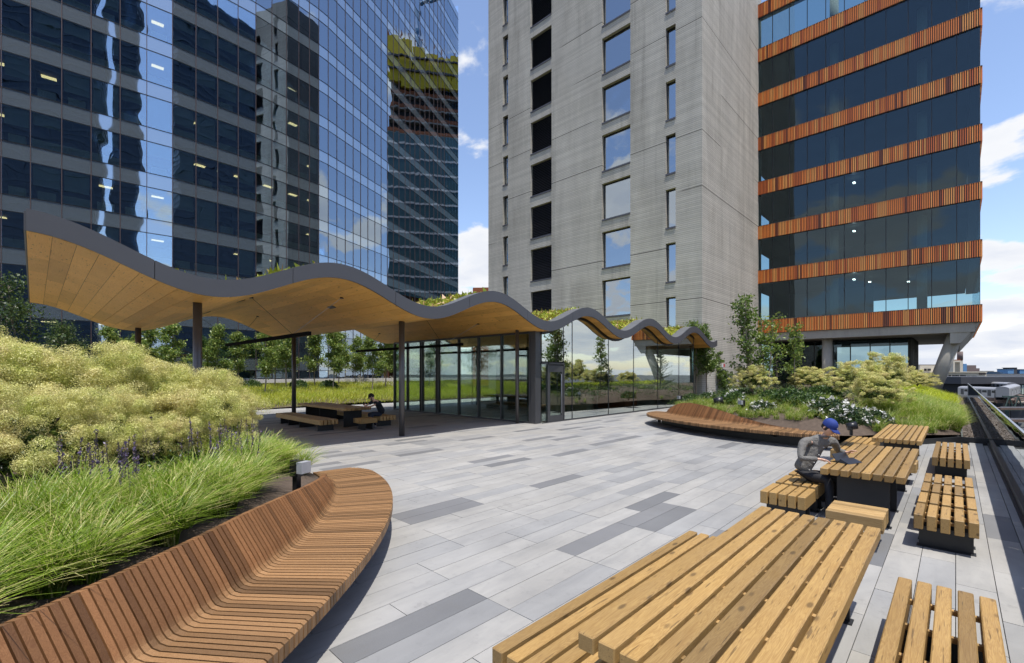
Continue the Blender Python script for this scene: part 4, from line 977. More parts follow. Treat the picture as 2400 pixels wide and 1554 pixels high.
timber('table', 'farthest timber table, standing before the lime grass bed', 'table', -1.27, -.49, 12.2, 15.75, group=GT, legs=[.08, .5, .92])
for k, (y0, y1, tx) in enumerate(((7.32, 7.97, 'nearest of the four stools between table and railing'), (8.10, 8.74, 'second nearest of the four stools between table and railing'), (8.88, 9.52, 'third of the four stools between table and railing'), (9.66, 10.42, 'farthest of the four stools between table and railing'))):
    timber('stool', tx, 'stool', -.365, .19, y0, y1, group=GS, gap=.032)
timber('stool', 'empty stool nearest the camera on the seated man\'s side', 'stool', -2.02, -1.46, 7.22, 7.86, group=GS, gap=.022)
timber('stool', 'stool on which the man in the blue cap sits', 'stool', -2.02, -1.46, 8.00, 8.64, group=GS, gap=.026)
timber('stool', 'stool just behind the man in the blue cap', 'stool', -2.02, -1.46, 8.78, 9.42, group=GS, gap=.026)
timber('stool', 'pale stool at the near head of the reading table', 'stool', -1.16, -.60, 6.78, 7.36, 'x', group=GS, gap=.006, n=5)
timber('stool', 'stool tucked at the far head of the reading table', 'stool', -1.16, -.52, 11.28, 11.86, 'x', group=GS, gap=.006, n=5)
timber('bench', 'timber bench left of the farthest table, by the curved bench', 'bench', -1.98, -1.40, 12.1, 15.1, group=GS)
timber('bench', 'short timber bench between the farthest table and railing', 'bench', -.345, .20, 12.5, 15.35, group=GS)
# shaded picnic set under the canopy (beams run across)
timber('table', 'timber table standing in the shade under the wavy canopy', 'table', -20.95, -16.5, 8.10, 9.18, 'x', group=GT, legs=[.10, .42, .9], n=8)
timber('bench', 'long shaded bench on the near side of the canopy table', 'bench', -20.4, -16.12, 7.0, 7.66, 'x', group=GS, legs=[.1, .3, .55, .93])
timber('bench', 'shaded bench on the far side of the canopy table', 'bench', -20.4, -15.95, 9.14 + .12, 9.94, 'x', group=GS, legs=[.1, .5, .93])
timber('stool', 'shaded stool at the right head of the canopy table', 'stool', -16.08, -15.5, 8.22, 8.88, 'y', group=GS)
# ---------------------------------------------------------------- garden lights
def box_light(label, x, y, z, rz):
    t = thing('garden_light', label, 'garden light', (x, y, z), 'black garden lights in the planters')
    part('post', MB().box((x, y, z + .10), (.07, .07, .34), rz), 'black_plastic', t); cs, sn = math.cos(rz), math.sin(rz)
    hd = part('head', MB().box((x, y, z + .27), (.13, .10, .20), rz), 'black_plastic', t)
    part('lens_box', MB().box((x + cs * .115, y + sn * .115, z + .29), (.085, .15, .14), rz), 'grey_plastic', hd)
box_light('garden light with grey lens box beside the near curved bench', -5.98, 2.30, hL(-5.98, 2.30) + .10, .4)
def on_R(u, v, z0=.8):
    for _ in range(12): x, y = at(u, v, z0); z0 = .5 * z0 + .5 * hR(x, y)
    return x, y, hR(x, y)
for u, v, lb in ((1595, 948, 'leftmost garden light behind the far curved bench'), (1741, 966, 'garden light with white lens behind the far bench middle')):
    x, y, z = on_R(u, v); box_light(lb, x, y, z + .05, -2.0)
for u, v, lb, s in ((1683, 951, 'round black spotlight between the two box lights', 1), (1995, 1009, 'black drum spotlight on the soil beside the blue cap', .52)):
    x, y, z = on_R(u, v); t = thing('spotlight', lb, 'spotlight', (x, y, z)); 
    part('drum', MB().tube([(x - .13 * s, y - .06 * s, z + .14 * s), (x + .17 * s, y + .06 * s, z + .22 * s)], .15 * s, 18), 'black_plastic', t, True); part('stake', MB().tube([(x, y, z - .1), (x, y, z + .18 * s)], .03, 8), 'black_plastic', t)
# ---------------------------------------------------------------- plants
def rand_dirs(n):
    d = rng.normal(size=(n, 3)); return d / np.linalg.norm(d, axis=1)[:, None]
def leaf_cloud(C, size, jit=.35):
    """diamond leaves (4 corners) centred at C (n,3)"""
    n = len(C); a = rand_dirs(n); b = np.cross(a, rand_dirs(n)); b /= np.linalg.norm(b, axis=1)[:, None]
    s = size * (1 + jit * rng.normal(size=(n, 1))).clip(.4, 2); a = a * s; b = b * s * .55
    return np.stack([C - a, C + b, C + a, C - b], 1).reshape(-1, 3)
def crown_points(n, lobes):
    """points in a set of ellipsoid lobes (x,y,z,rx,ry,rz), denser towards each lobe's shell"""
    w = np.array([l[3] * l[4] * l[5] for l in lobes]) ** .7; k = rng.choice(len(lobes), n, p=w / w.sum()); L = np.array(lobes)[k]
    d = rand_dirs(n); r = rng.random((n, 1)) ** .45; return L[:, :3] + d * r * L[:, 3:]
_tr = {}
def birch_variant(seed, h, spread, nleaf, lsize, leafmat, stems=1, low=.3, lean=0.0):
    """returns (trunk mesh, crown mesh) rooted at origin"""
    key = (seed, h, leafmat)
    if key in _tr: return _tr[key]
    R = random.Random(seed); mb = MB(); tips = []
    for s in range(stems):
        ax, ay = R.uniform(-.12, .12) * (stems > 1) + lean, R.uniform(-.12, .12) * (stems > 1)
        pts = [Vector((s * .12 * math.cos(s * 2.1) * (stems > 1), s * .12 * math.sin(s * 2.1) * (stems > 1), -.25))]
        for k in range(1, 9): pts.append(pts[0] + Vector((ax * k / 8 * h + R.uniform(-.04, .04), ay * k / 8 * h + R.uniform(-.04, .04), h * .97 * k / 8)))
        mb.tube(pts, [.045 * h / 5 * (1 - .8 * k / 8) + .008 for k in range(9)], 7)
        for k in range(15):
            f = low + (1 - low) * (k + R.random()) / 15; i = min(7, int(f * 8)); p = pts[i].lerp(pts[i + 1], f * 8 - i); a = R.uniform(0, 6.28); ln = spread * (1.15 - f * .75) * R.uniform(.6, 1.1)
            q = p + Vector((math.cos(a) * ln * .55, math.sin(a) * ln * .55, ln * .45)); e = q + Vector((math.cos(a) * ln * .45, math.sin(a) * ln * .45, ln * R.uniform(.0, .35)))
            mb.tube([p, q, e], [.014 * h / 5, .008 * h / 5, .003], 4, cap=False); tips += [(q, .8), (e, 1.0), ((p + q) / 2, .5), ((q + e) / 2, .9)]
    trunk = mb.mesh('trunk', ['bark'])
    T_ = np.array([[*p] for p, w in tips]); W = np.array([w for p, w in tips]); k = rng.choice(len(T_), nleaf, p=W / W.sum())
    C = T_[k] + rng.normal(size=(nleaf, 3)) * np.array([.16, .16, .13]) * spread; crown = fast_mesh('crown', leaf_cloud(C, lsize), 4, [leafmat])
    _tr[key] = (trunk, crown); return _tr[key]
def place_tree(name, label, cat, loc, variant, s=1.0, rz=0.0, group=None, rest='trunk'):
    t = thing(name, label, cat, loc, group); mx_ = Matrix.Translation(loc) @ Matrix.Rotation(rz, 4, 'Z') @ Matrix.Scale(s, 4)
    link('trunk' if rest == 'trunk' else rest, variant[0], t, mx_); link('crown', variant[1], t, mx_); return t
def on_F(u, v, z0=.6):
    for _ in range(12): x, y = at(u, v, z0); z0 = .5 * z0 + .5 * hF(x, y)
    return x, y, hF(x, y)
Bv = [birch_variant(21 + i, 5.2, 1.15, 4600, .072, 'birch_leaf', 1, .28) for i in range(4)]
Dk = birch_variant(31, 6.0, 1.7, 5200, .06, 'tree_leaf_dark', 2, .2)
far = [(262, 922, 'birch', 4.6), (340, 915, 'birch', 5.0), (405, 918, 'birch', 5.2), (505, 912, 'birch', 5.2), (558, 908, 'birch', 5.0), (623, 925, 'birch', 4.6), (645, 908, 'birch', 4.9), (669, 912, 'birch', 5.6), (737, 907, 'birch', 5.2), (782, 915, 'birch', 5.4), (795, 906, 'birch', 5.6), (832, 903, 'birch', 4.8), (852, 900, 'birch', 4.4), (873, 918, 'birch', 4.8), (905, 912, 'birch', 5.8), (925, 905, 'birch', 5.2), (960, 906, 'birch', 5.6), (995, 905, 'birch', 5.4), (1035, 904, 'birch', 5.2)]
where = ['in front of the leftmost shaded column', 'right of the back canopy column', 'left of the thick front column', 'just right of the thick front column', 'left end of the lamp bar, before the tower', 'thin pale trunk in front of the others, left of the rear column', 'behind the lamp bar middle', 'sturdier trunk left of the rear steel column', 'right of the rear steel column', 'near trunk above the picnic table middle', 'taller one just behind the trunk above the table', 'slender, left of the white plumes', 'smallest, behind the white plumes', 'pale trunk rising behind the seated man in black', 'leaning pale trunk left of the bright column', 'right behind the bright steel column', 'first one seen through the pavilion glass', 'second one seen through the pavilion glass', 'third one seen through the pavilion glass']
for i, (u, v, _, h) in enumerate(far):
    x, y, z = on_F(u, v); place_tree('birch_tree', 'young birch ' + where[i], 'tree', (x, y, z), Bv[i % 4], h / 5.2, i * 1.7, 'young birches behind the canopy')
x, y = at_d(55, 22); place_tree('dark_tree', 'dark leafy tree against the tower at the left picture edge', 'tree', (x, y, .7), Dk, 1.0, .4); x, y = at_d(165, 27); place_tree('dark_tree', 'thin dark tree under the left tip of the canopy', 'tree', (x, y, .7), Dk, .72, 2.0)
# trees of the right planter
def tree_R(u, v, seed, h, spread, nleaf, label, stems=1, low=.25, lean=0, mat='birch_leaf', rz=0, zz=.8):
    x, y, z = on_R(u, v, zz); place_tree('garden_tree', label, 'tree', (x, y, z), birch_variant(seed, h, spread, nleaf, .062, mat, stems, low, lean), 1, rz)
leaf('poplar_leaf', (.07, .14, .022), (.14, .22, .035), (.20, .26, .06), 2.5, .45)
tree_R(1657, 921, 41, 4.3, .85, 2600, 'leaning slender tree nearest the canopy end', 1, .35, .05, 'poplar_leaf', 2.4)
tree_R(1632, 919, 42, 4.9, 1.25, 5200, 'full leafy tree covering the end of the wavy roof', 1, .25, 0, 'poplar_leaf')
tree_R(1684, 915, 43, 3.2, .55, 1700, 'small slim tree right of the leaning tree', 1, .1, 0, 'poplar_leaf')
tree_R(1710, 917, 44, 1.7, .5, 900, 'low bushy sapling by the dark side door', 2, .05, 0, 'poplar_leaf')
tree_R(1766, 930, 45, 4.7, .85, 2300, 'tall multi-stemmed tree against the raking-lit concrete', 3, .25, 0, 'poplar_leaf', .5)
tree_R(1800, 929, 46, 3.9, .8, 1200, 'second multi-stemmed tree overlapping the orange band', 2, .3, 0, 'birch_leaf', 1.5)
tree_R(1864, 925, 47, 3.9, .75, 1300, 'sparse pale tree in front of the lobby glass', 1, .3, 0, 'birch_leaf')
# pines
def pine_variant(seed, h, r):
    mb = MB(); mb.tube([(0, 0, -.2), (0, 0, h * .9)], [.06, .02], 6); R = random.Random(seed); A = []
    for k in range(70):
        f = R.random() ** .8; a = R.uniform(0, 6.28); L = r * (1.05 - f) * R.uniform(.75, 1.15); z = h * (.06 + .9 * f)
        for j in range(6): s_ = (j + 1) / 6; A.append((math.cos(a) * L * s_, math.sin(a) * L * s_, z + L * .35 * s_ * s_))
        mb.tube([(0, 0, z - .05), (math.cos(a) * L, math.sin(a) * L, z + L * .33)], [.012, .004], 3, cap=False)
    A = np.array(A); C = np.repeat(A, 26, 0); d = rand_dirs(len(C)); d[:, 2] = np.abs(d[:, 2]) * .8; s = .085; w = np.cross(d, rand_dirs(len(C))) * .006
    return mb.mesh('trunk', ['bark_dark']), fast_mesh('needles', np.stack([C - w, C + w, C + d * s], 1).reshape(-1, 3), 3, ['pine_needle'])
PV = [pine_variant(51, 2.4, .95), pine_variant(52, 1.5, 1.0)]
def plant(name, label, cat, loc, v, s=(1, 1, 1), rz=0, group=None, nm=('trunk', 'needles')):
    t = thing(name, label, cat, loc, group); mx_ = Matrix.Translation(loc) @ Matrix.Rotation(rz, 4, 'Z') @ Matrix.Diagonal((*s, 1))
    for a, b_ in zip(nm, v): (link(a, b_, t, mx_).__setitem__('kind', 'stuff') if a == 'flowers' else link(a, b_, t, mx_))
    return t
for u, v, s, lb, k in ((1820, 915, 1.25, 'tall dark pine between the pale smoke bush and lobby', 0), (1838, 925, .8, 'low dark pine at the foot of the tall pine', 1), (1985, 905, 1.05, 'dark pine left of the large smoke bushes', 1), (2042, 900, 1.15, 'dark pine peeking over the large smoke bushes', 0)):
    x, y, z = on_R(u, v); plant('pine', lb, 'pine', (x, y, z - .05), PV[k], (s, s, s), u)
# smoke bushes: leafy dark core with plumes of fine filaments
def smoke_variant(seed, puffs, fil, r, rp, core=1500, plume='smoke_plume', wid=.0022, squash=.8):
    d = rand_dirs(puffs); d[:, 2] = np.where(d[:, 2] < -.35, -d[:, 2], d[:, 2]); 
    lump = 1 + .18 * np.sin(d[:, 0] * 7 + seed) + .16 * np.sin(d[:, 1] * 8 + seed * 2) + .14 * np.sin(d[:, 2] * 9 + seed)
    P = d * (r * lump * rng.uniform(.80, 1.06, puffs))[:, None]; P[:, 2] *= squash
    rpu = rp * rng.uniform(.6, 1.35, puffs); nb = int(fil * .85); Cb = np.repeat(P, nb, 0); rb = np.repeat(rpu, nb)[:, None]; nb_ = rand_dirs(len(Cb)); nb_[:, 2] = np.where(rng.random(len(Cb)) < .35, np.abs(nb_[:, 2]), nb_[:, 2])
    lump2 = 1 + .22 * rng.normal(size=(len(Cb), 1)).clip(-1.5, 1.2); Cb = Cb + nb_ * rb * lump2 * np.array([1, 1, .85]); nj = nb_ + rng.normal(size=nb_.shape) * .45; nj /= np.linalg.norm(nj, axis=1)[:, None]
    ta = np.cross(nj, rand_dirs(len(Cb))); ta /= np.linalg.norm(ta, axis=1)[:, None]; tbn = np.cross(nj, ta); tiles = np.stack([Cb - ta * wid - tbn * wid * .6, Cb + ta * wid - tbn * wid * .6, Cb + tbn * wid * 1.3], 1).reshape(-1, 3)
    fil = int(fil * .25); C = np.repeat(P, fil, 0); rr_ = np.repeat(rpu, fil)[:, None] * 1.12; wid = wid * .28
    q = rand_dirs(len(C)) * rng.random((len(C), 1)) ** .30 * rr_ ; q[:, 2] *= .9; C = C + q; t = rand_dirs(len(C)); t = t * .4 + q / (rr_ + 1e-6) * .8; ln = rp * .20
    w = np.cross(t, rand_dirs(len(C))) * wid; tri = np.concatenate([np.stack([C - w, C + w, C + t * ln], 1).reshape(-1, 3), tiles])
    Cl = rand_dirs(core) * (r * .84 * rng.random((core, 1)) ** .3); Cl[:, 2] = np.abs(Cl[:, 2]) * squash * 1.0 - .1 * r
    lv = leaf_cloud(Cl, .034, .3); mb = MB(); R = random.Random(seed)
    for k in range(9): a = R.uniform(0, 6.28); b_ = R.uniform(.2, .6) * r; mb.tube([(0, 0, -.4), (math.cos(a) * b_ * .4, math.sin(a) * b_ * .4, .25 * r), (math.cos(a) * b_, math.sin(a) * b_, .55 * r)], [.03, .02, .01], 5, cap=False)
    return mb.mesh('branches', ['bark_dark']), fast_mesh('leaves', lv, 4, ['smoke_leaf']), fast_mesh('plumes', tri, 3, [plume])
NM3 = ('branches', 'leaves', 'plumes')
SN = [smoke_variant(61, 250, 1100, 1.0, .115, 7000, wid=.0064), smoke_variant(62, 235, 1100, 1.0, .125, 7000, wid=.0064)]
SFv = [smoke_variant(63, 200, 230, 1.0, .12, 3600, wid=.016, squash=1.0), smoke_variant(64, 180, 230, 1.0, .125, 3400, 'smoke_plume_yellow', wid=.016, squash=1.0)]
def near_bush(u, d, ztop, r, label, k, rz, sq=1.0):
    x, y = at_d(u, d); rz_ = r * sq; zc_ = ztop - .82 * rz_; plant('smoke_bush', label, 'shrub', (x, y, zc_), SN[k], (r, r, rz_), rz, 'smoke bushes in bloom', NM3)
near_bush(20, 6.6, 2.42, 1.15, 'tallest blooming smoke bush at the left picture edge', 0, .3)
near_bush(190, 7.0, 2.30, 1.10, 'big blooming smoke bush left of the first shaded column', 1, 1.4)
near_bush(330, 7.7, 2.14, 1.15, 'blooming smoke bush hiding the foot of the back column', 0, 2.6)
near_bush(455, 8.6, 2.02, 1.0, 'rightmost near smoke bush hiding the thick column foot', 1, 4.1, 1.05)
near_bush(60, 5.4, 1.80, .85, 'low front smoke bush above the grass at the left edge', 1, 5.0)
near_bush(250, 6.2, 1.66, .75, 'low front smoke bush in the middle of the clump', 0, 3.6)
near_bush(505, 8.9, 1.62, .72, 'pale low smoke bush leaning over the shaded deck', 1, 2.0)
near_bush(395, 7.4, 1.50, .66, 'small smoke bush above the purple spikes', 0, 1.0)
farb = [(1766, 866, 932, 88, 0, 'round smoke bush left of the tall pine'), (1902, 868, 922, 96, 0, 'smoke bush between tall pine and rose shrub'), (2070, 840, 930, 104, 0, 'largest smoke bush at the back of the mound'), (2007, 860, 945, 110, 0, 'wide smoke bush left of the large one'), (2060, 885, 972, 108, 0, 'front smoke bush nearest the white flowers'), (2150, 874, 918, 70, 1, 'yellow smoke bush at the foot of the slanted column'), (1965, 864, 900, 40, 1, 'small yellow smoke bush left of the dark pines')]
for i, (u, vt, v, wp, k, lb) in enumerate(farb):
    x, y, z = on_R(u, v, .85); dd_ = proj(x, y, z)[2]; r = wp / 2 * dd_ / 1080 * .93; h = (v - vt) * dd_ / 1080; plant('smoke_bush', lb, 'shrub', (x, y, z + .5 * h), SFv[k], (r, r, h * .5), i * 1.3, 'smoke bushes in bloom', NM3)
# leafy shrubs with or without white flowers
def shrub_variant(seed, r, n, lmat, flowers):
    P = rand_dirs(n) * (r * rng.random((n, 1)) ** .4); P[:, 2] = np.abs(P[:, 2]) * .85; V = leaf_cloud(P, .032); mb = MB(); R = random.Random(seed)
    for k in range(8): a = R.uniform(0, 6.28); mb.tube([(0, 0, -.15), (math.cos(a) * r * .5, math.sin(a) * r * .5, r * .6)], [.012, .005], 4, cap=False)
    out = [mb.mesh('stems', ['bark_dark']), fast_mesh('leaves', V, 4, [lmat])]
    if flowers:
        F = rand_dirs(flowers); F[:, 2] = np.abs(F[:, 2]) * .9 + .1; F = F / np.linalg.norm(F, axis=1)[:, None] * r * rng.uniform(.85, 1.08, (flowers, 1)); F[:, 2] *= .88
        C = np.repeat(F, 7, 0) + rng.normal(size=(flowers * 7, 3)) * .02; out.append(fast_mesh('flowers', leaf_cloud(C, .028, .2), 4, ['white_petal']))
    return out
SH = [shrub_variant(71, .5, 2600, 'rose_leaf', 46), shrub_variant(72, .5, 2200, 'shrub_leaf', 0), shrub_variant(73, .5, 2200, 'shrub_leaf', 26)]
for i, (u, v, s, k, lb) in enumerate(((1946, 974, 1.3, 0, 'large white-flowering shrub in the middle of the mound'), (1995, 990, .95, 0, 'white-flowering shrub right above the blue cap'), (2048, 990, 1.0, 0, 'white-flowering shrub under the front smoke bush'), (1787, 966, .95, 0, 'white-flowering shrub behind the far bench'), (1716, 946, 1.3, 2, 'loose white-flowering shrub behind the middle garden light'), (1662, 940, 1.1, 2, 'loose flowering shrub behind the round spotlight'), (1618, 938, 1.0, 1, 'green shrub behind the leftmost garden light'), (1925, 940, 1.7, 1, 'tall green rose shrub right of the pale smoke bush'), (1850, 945, 1.4, 1, 'green shrub in front of the low pine'), (1900, 952, 1.2, 1, 'green shrub left of the large white flowers'), (1810, 940, 1.1, 1, 'green shrub left of the low pine'), (1740, 935, 1.1, 1, 'green shrub left of the round smoke bush'))):
    x, y, z = on_R(u, v); plant('flowering_shrub' if k != 1 else 'green_shrub', lb, 'shrub', (x, y, z - .03), SH[k], (s, s, s), i, 'flowering shrubs on the mound' if k != 1 else 'green shrubs on the mound', ('stems', 'leaves', 'flowers')[:3 if k != 1 else 2])
for i, u in enumerate((530, 590, 700, 770, 1000, 700 + 330)):
    x, y, z = on_F(u, 912); plant('leafy_shrub', ['dark leafy shrub before the parapet under the lamp bar end', 'leafy shrub before the parapet left of the rear column', 'leafy shrub just right of the rear steel column', 'leafy shrub behind the picnic table trees', 'leafy shrub seen through the first glass panels', 'leafy shrub seen through the middle glass panels'][i], 'shrub', (x, y, z), SH[1], (1.7, 1.7, 1.9), i, 'shrubs along the parapet', ('stems', 'leaves'))
# grasses
def blade_field(bases, heights, lean, wid, seg=3, droop=1.0):
    """bases (n,3) -> ribbon quads, arching over"""
    n = len(bases); a = rng.uniform(0, 2 * np.pi, n); dirv = np.stack([np.cos(a), np.sin(a), np.zeros(n)], 1); side = np.stack([-np.sin(a + .6), np.cos(a + .6), np.zeros(n)], 1); out = []
    lean = lean * rng.uniform(.3, 1.2, n); pts = []
    for k in range(seg + 1):
        f = k / seg; z = heights * (f - .38 * droop * f * f * lean / max(1e-6, lean.max())); r = heights * lean * f ** 1.7
        pts.append(bases + dirv * r[:, None] + np.stack([np.zeros(n), np.zeros(n), z], 1))
    for k in range(seg):
        w0 = wid * (1 - k / seg) ** .6; w1 = wid * max(.08, 1 - (k + 1) / seg) ** .6
        out.append(np.stack([pts[k] - side * w0, pts[k] + side * w0, pts[k + 1] + side * w1, pts[k + 1] - side * w1], 1))
    return np.stack(out, 1).reshape(-1, 3)
def clumps(cent, per, rad, hmin, hmax, lean, wid, seg=4, droop=1.0):
    B = np.repeat(np.array(cent), per, 0); r = rng.random(len(B)) ** .6 * rad; a = rng.uniform(0, 2 * np.pi, len(B)); B[:, 0] += r * np.cos(a); B[:, 1] += r * np.sin(a)
    sc = np.repeat(rng.uniform(.8, 1.2, len(cent)), per); return blade_field(B, rng.uniform(hmin, hmax, len(B)) * sc, lean, wid, seg, droop)
def stuff(name, V, n, mat, label): o = link(name, fast_mesh(name, V, n, [mat])); o['kind'] = 'stuff'; o['label'] = label; return o
cent = []
for i in range(3, 100, 3):
    p, nn = frL[i]
    for q, s in ((-.98, 0), (-1.3, 1), (-1.65, 2), (-2.05, 3)):
        x, y = p.x + nn.x * q + random.uniform(-.12, .12), p.y + nn.y * q + random.uniform(-.12, .12)
        if s > 1 and i > 80: continue
        if math.hypot(x + 5.85, y - 2.25) < .30: continue
        if random.random() < (.80 if s < 2 else .6): cent.append((x, y, hL(x, y) - .02))
for k in range(26):
    x, y = random.uniform(-8.6, -7.0), random.uniform(1.9, 3.1); cent.append((x, y, hL(x, y)))
stuff('arching_grass_clumps', clumps(cent, 230, .07, .32, .64, 1.0, .0068, 5, 1.2), 4, 'arching_grass', 'bright green arching grass along the near curved bench')
# purple spikes behind the near grass
mb = MB(); fl = []
sp = []
for k in range(110):
    if k < 75: u, d = random.uniform(330, 600), random.uniform(5.8, 8.4)
    else: u, d = random.uniform(120, 330), random.uniform(4.2, 5.2)
    x, y = at_d(u, d); z = hL(x, y); h = random.uniform(.45, .8); lx, ly = random.uniform(-.1, .1), random.uniform(-.1, .1)
    mb.tube([(x, y, z), (x + lx, y + ly, z + h)], [.004, .003], 3, cap=False)
    for j in range(26): f = .5 + .5 * j / 26; sp.append((x + lx * f + random.uniform(-.012, .012), y + ly * f + random.uniform(-.012, .012), z + h * f))
o = part('flower_spikes', mb, 'bark_dark', kind='stuff'); o['label'] = 'stems of the purple flower spikes'
stuff('purple_flower_spikes', leaf_cloud(np.array(sp), .013), 4, 'purple_flower', 'purple catmint spikes between smoke bushes and grass')
cent = []
for k in range(300):
    u, d = random.uniform(60, 640), random.uniform(4.2, 8.6); x, y = at_d(u, d)
    if inside(PL, x, y) and bdist(PL, x, y) > .9: cent.append((x, y, hL(x, y)))
C = np.repeat(np.array(cent), 60, 0) + rng.normal(size=(len(cent) * 60, 3)) * np.array([.12, .12, .10]); C[:, 2] = np.maximum(C[:, 2], np.repeat(np.array(cent)[:, 2], 60)) + .08
stuff('catmint_foliage', leaf_cloud(C, .02), 4, 'shrub_leaf', 'low dark foliage under the purple spikes')
# meadow
pts = []
while len(pts) < 60000:
    u = random.uniform(60, 1560); v = random.uniform(893, 968) ; x, y = at(u, v, .55)
    x, y = random.uniform(-46, -28.4), random.uniform(-14, 30.5)
    if random.random() < min(1, (13 / (-x - 20)) ** 1.2): pts.append((x, y, hF(x, y)))
pts = np.array(pts); edge = np.clip((-28.2 - pts[:, 0]) / 1.0, .35, 1)
stuff('meadow_grass', blade_field(pts, rng.uniform(.28, .55, len(pts)) * edge, .55, .011, 3), 4, 'meadow_grass', 'sunlit yellow-green meadow grass behind the canopy')
fl = []
for u, v in ((818, 905), (828, 902), (845, 908), (842, 900), (862, 906), (880, 910), (886, 905), (902, 908), (922, 912), (918, 902), (812, 903), (935, 900)):
    x, y, z = on_F(u, v); fl += [(x + random.gauss(0, .16), y + random.gauss(0, .16), z + .55 + random.gauss(0, .2)) for _ in range(170)]
stuff('white_plume_flowers', leaf_cloud(np.array(fl), .03), 4, 'feather_flower', 'fluffy white flower plumes in the meadow')
# lime bed and mound ground cover on the right
pts = []
while len(pts) < 17000:
    y = 19.7 + random.random() ** 1.25 * 25; x0 = -3.4 if y > 23 else -1.9 + (22 - y) * .25; x = random.uniform(x0, .08)
    if inside(PR, x, y) and (math.sin(x * 3.1 + y * 1.3) + random.random() > -.55): pts.append((x, y, hR(x, y)))
pts = np.array(pts); farm = (pts[:, 1] > 27); 
stuff('lime_grass_far', blade_field(pts[farm], rng.uniform(.3, .5, farm.sum()), .8, .011, 3), 4, 'lime_grass', 'yellow lime grass at the back of the right bed')
cent = []
for k in range(520):
    y = 19.75 + random.random() * 8; x = random.uniform(-2.2 if y > 21 else -.9, .02)
    if inside(PR, x, y): cent.append((x, y, hR(x, y)))
for k in range(70):
    x, y = random.uniform(-2.4, 0), random.uniform(15.5, 21.5)
    if inside(PR, x, y): cent.append((x, y, hR(x, y)))
stuff('lime_grass_clumps', clumps(cent, 130, .14, .32, .60, .8, .0065), 4, 'arching_grass', 'green arching grass clumps beside the railing')
cent = []
for k in range(330):
    i = random.randint(6, NR - 6); p, n_ = crR[i]; q = -.6 - random.random() ** 1.3 * 5.5; x, y = p.x + n_.x * q, p.y + n_.y * q
    if inside(PR, x, y): cent.append((x, y, hR(x, y)))
for k in range(110):
    x, y = random.uniform(-11.5, 0), random.uniform(17, 34)
    if inside(PR, x, y): cent.append((x, y, hR(x, y)))
stuff('mound_grass_tufts', clumps(cent, 60, .10, .16, .36, .8, .005, 3), 4, 'arching_grass', 'light green grass tufts scattered on the right mound')
C = []
for k in range(260):
    x, y = random.uniform(-11.6, -1.5), random.uniform(20, 36)
    if inside(PR, x, y): C.append((x, y, hR(x, y) + .1))
C = np.repeat(np.array(C), 110, 0) + rng.normal(size=(len(C) * 110, 3)) * np.array([.28, .28, .12]); stuff('mound_ground_cover', leaf_cloud(C, .028), 4, 'shrub_leaf', 'low mixed green ground cover on the right mound')
# ---------------------------------------------------------------- people
def skin(name, chains, mat, parent, root=0, sub=2):
    """chains: lists of (x,y,z,r) points; equal first points are welded to the skeleton"""
    V, Rr, E = [], [], []
    for ch in chains:
        prev = None
        for p in ch:
            k = next((i for i, q in enumerate(V) if sum((a - b) ** 2 for a, b in zip(q, p[:3])) < 1e-8), None)
            if k is None: V.append(tuple(p[:3])); Rr.append(p[3] if isinstance(p[3], tuple) else (p[3], p[3])); k = len(V) - 1
            if prev is not None and prev != k: E.append((prev, k))
            prev = k
    me = bpy.data.meshes.new(name); me.from_pydata(V, E, []); me.materials.append(M[mat])
    o = link(name, me, parent); s = o.modifiers.new('skin', 'SKIN'); s.use_smooth_shade = True; s.branch_smoothing = .6
    for i, d in enumerate(me.skin_vertices[0].data): d.radius = Rr[i]; d.use_root = (i == root)
    b = o.modifiers.new('sub', 'SUBSURF'); b.levels = sub; b.render_levels = sub
    return o
def ellips(name, c, r, mat, parent, rot=(0, 0, 0), n=18, z0=-2, cut=None):
    mb = MB(); R = Matrix.Rotation(rot[2], 3, 'Z') @ Matrix.Rotation(rot[1], 3, 'Y') @ Matrix.Rotation(rot[0], 3, 'X'); rows = n // 2 + 1
    for i in range(rows):
        a = -math.pi / 2 + math.pi * i / (rows - 1)
        if cut is not None: a = max(a, cut)
        for j in range(n):
            b = 2 * math.pi * j / n; p = R @ Vector((r[0] * math.cos(a) * math.cos(b), r[1] * math.cos(a) * math.sin(b), r[2] * math.sin(a))); mb.v.append(tuple(p + Vector(c)))
    for i in range(rows - 1):
        for j in range(n): mb.f.append((i * n + j, i * n + (j + 1) % n, (i + 1) * n + (j + 1) % n, (i + 1) * n + j))
    mb.m = [0] * len(mb.f); return part(name, mb, mat, parent, True)
def V3(*a): return Vector(a)
def hand_chains(w, tip_dir, palm_n, curl, s=1.0):
    """palm and five fingers from wrist w; tip_dir forward, palm_n the back-of-hand normal"""
    f = Vector(tip_dir).normalized(); up = Vector(palm_n).normalized(); sd = f.cross(up).normalized(); w = Vector(w); out = []
    c = w + f * .05 * s; pk = (*c, .020 * s)
    for k, (o, ln) in enumerate(((-.027, .066), (-.009, .076), (.009, .072), (.027, .056))):
        b = w + f * .085 * s + sd * o * s; ch = [(*w, .021 * s), pk, (*b, .0105 * s)]; p = b; d = f
        for j in range(3): d = (d - up * curl * (.4 + .35 * j)).normalized(); p = p + d * ln * s / 3; ch.append((*p, (.0088 - .0012 * j) * s))
        out.append(ch)
    b = w + f * .03 * s - sd * .030 * s; out.append([(*w, .021 * s), (*b, .012 * s), (*(b + f * .028 * s - sd * .022 * s - up * .01 * s), .0095 * s), (*(b + f * .055 * s - sd * .026 * s - up * .018 * s), .008 * s)])
    return out
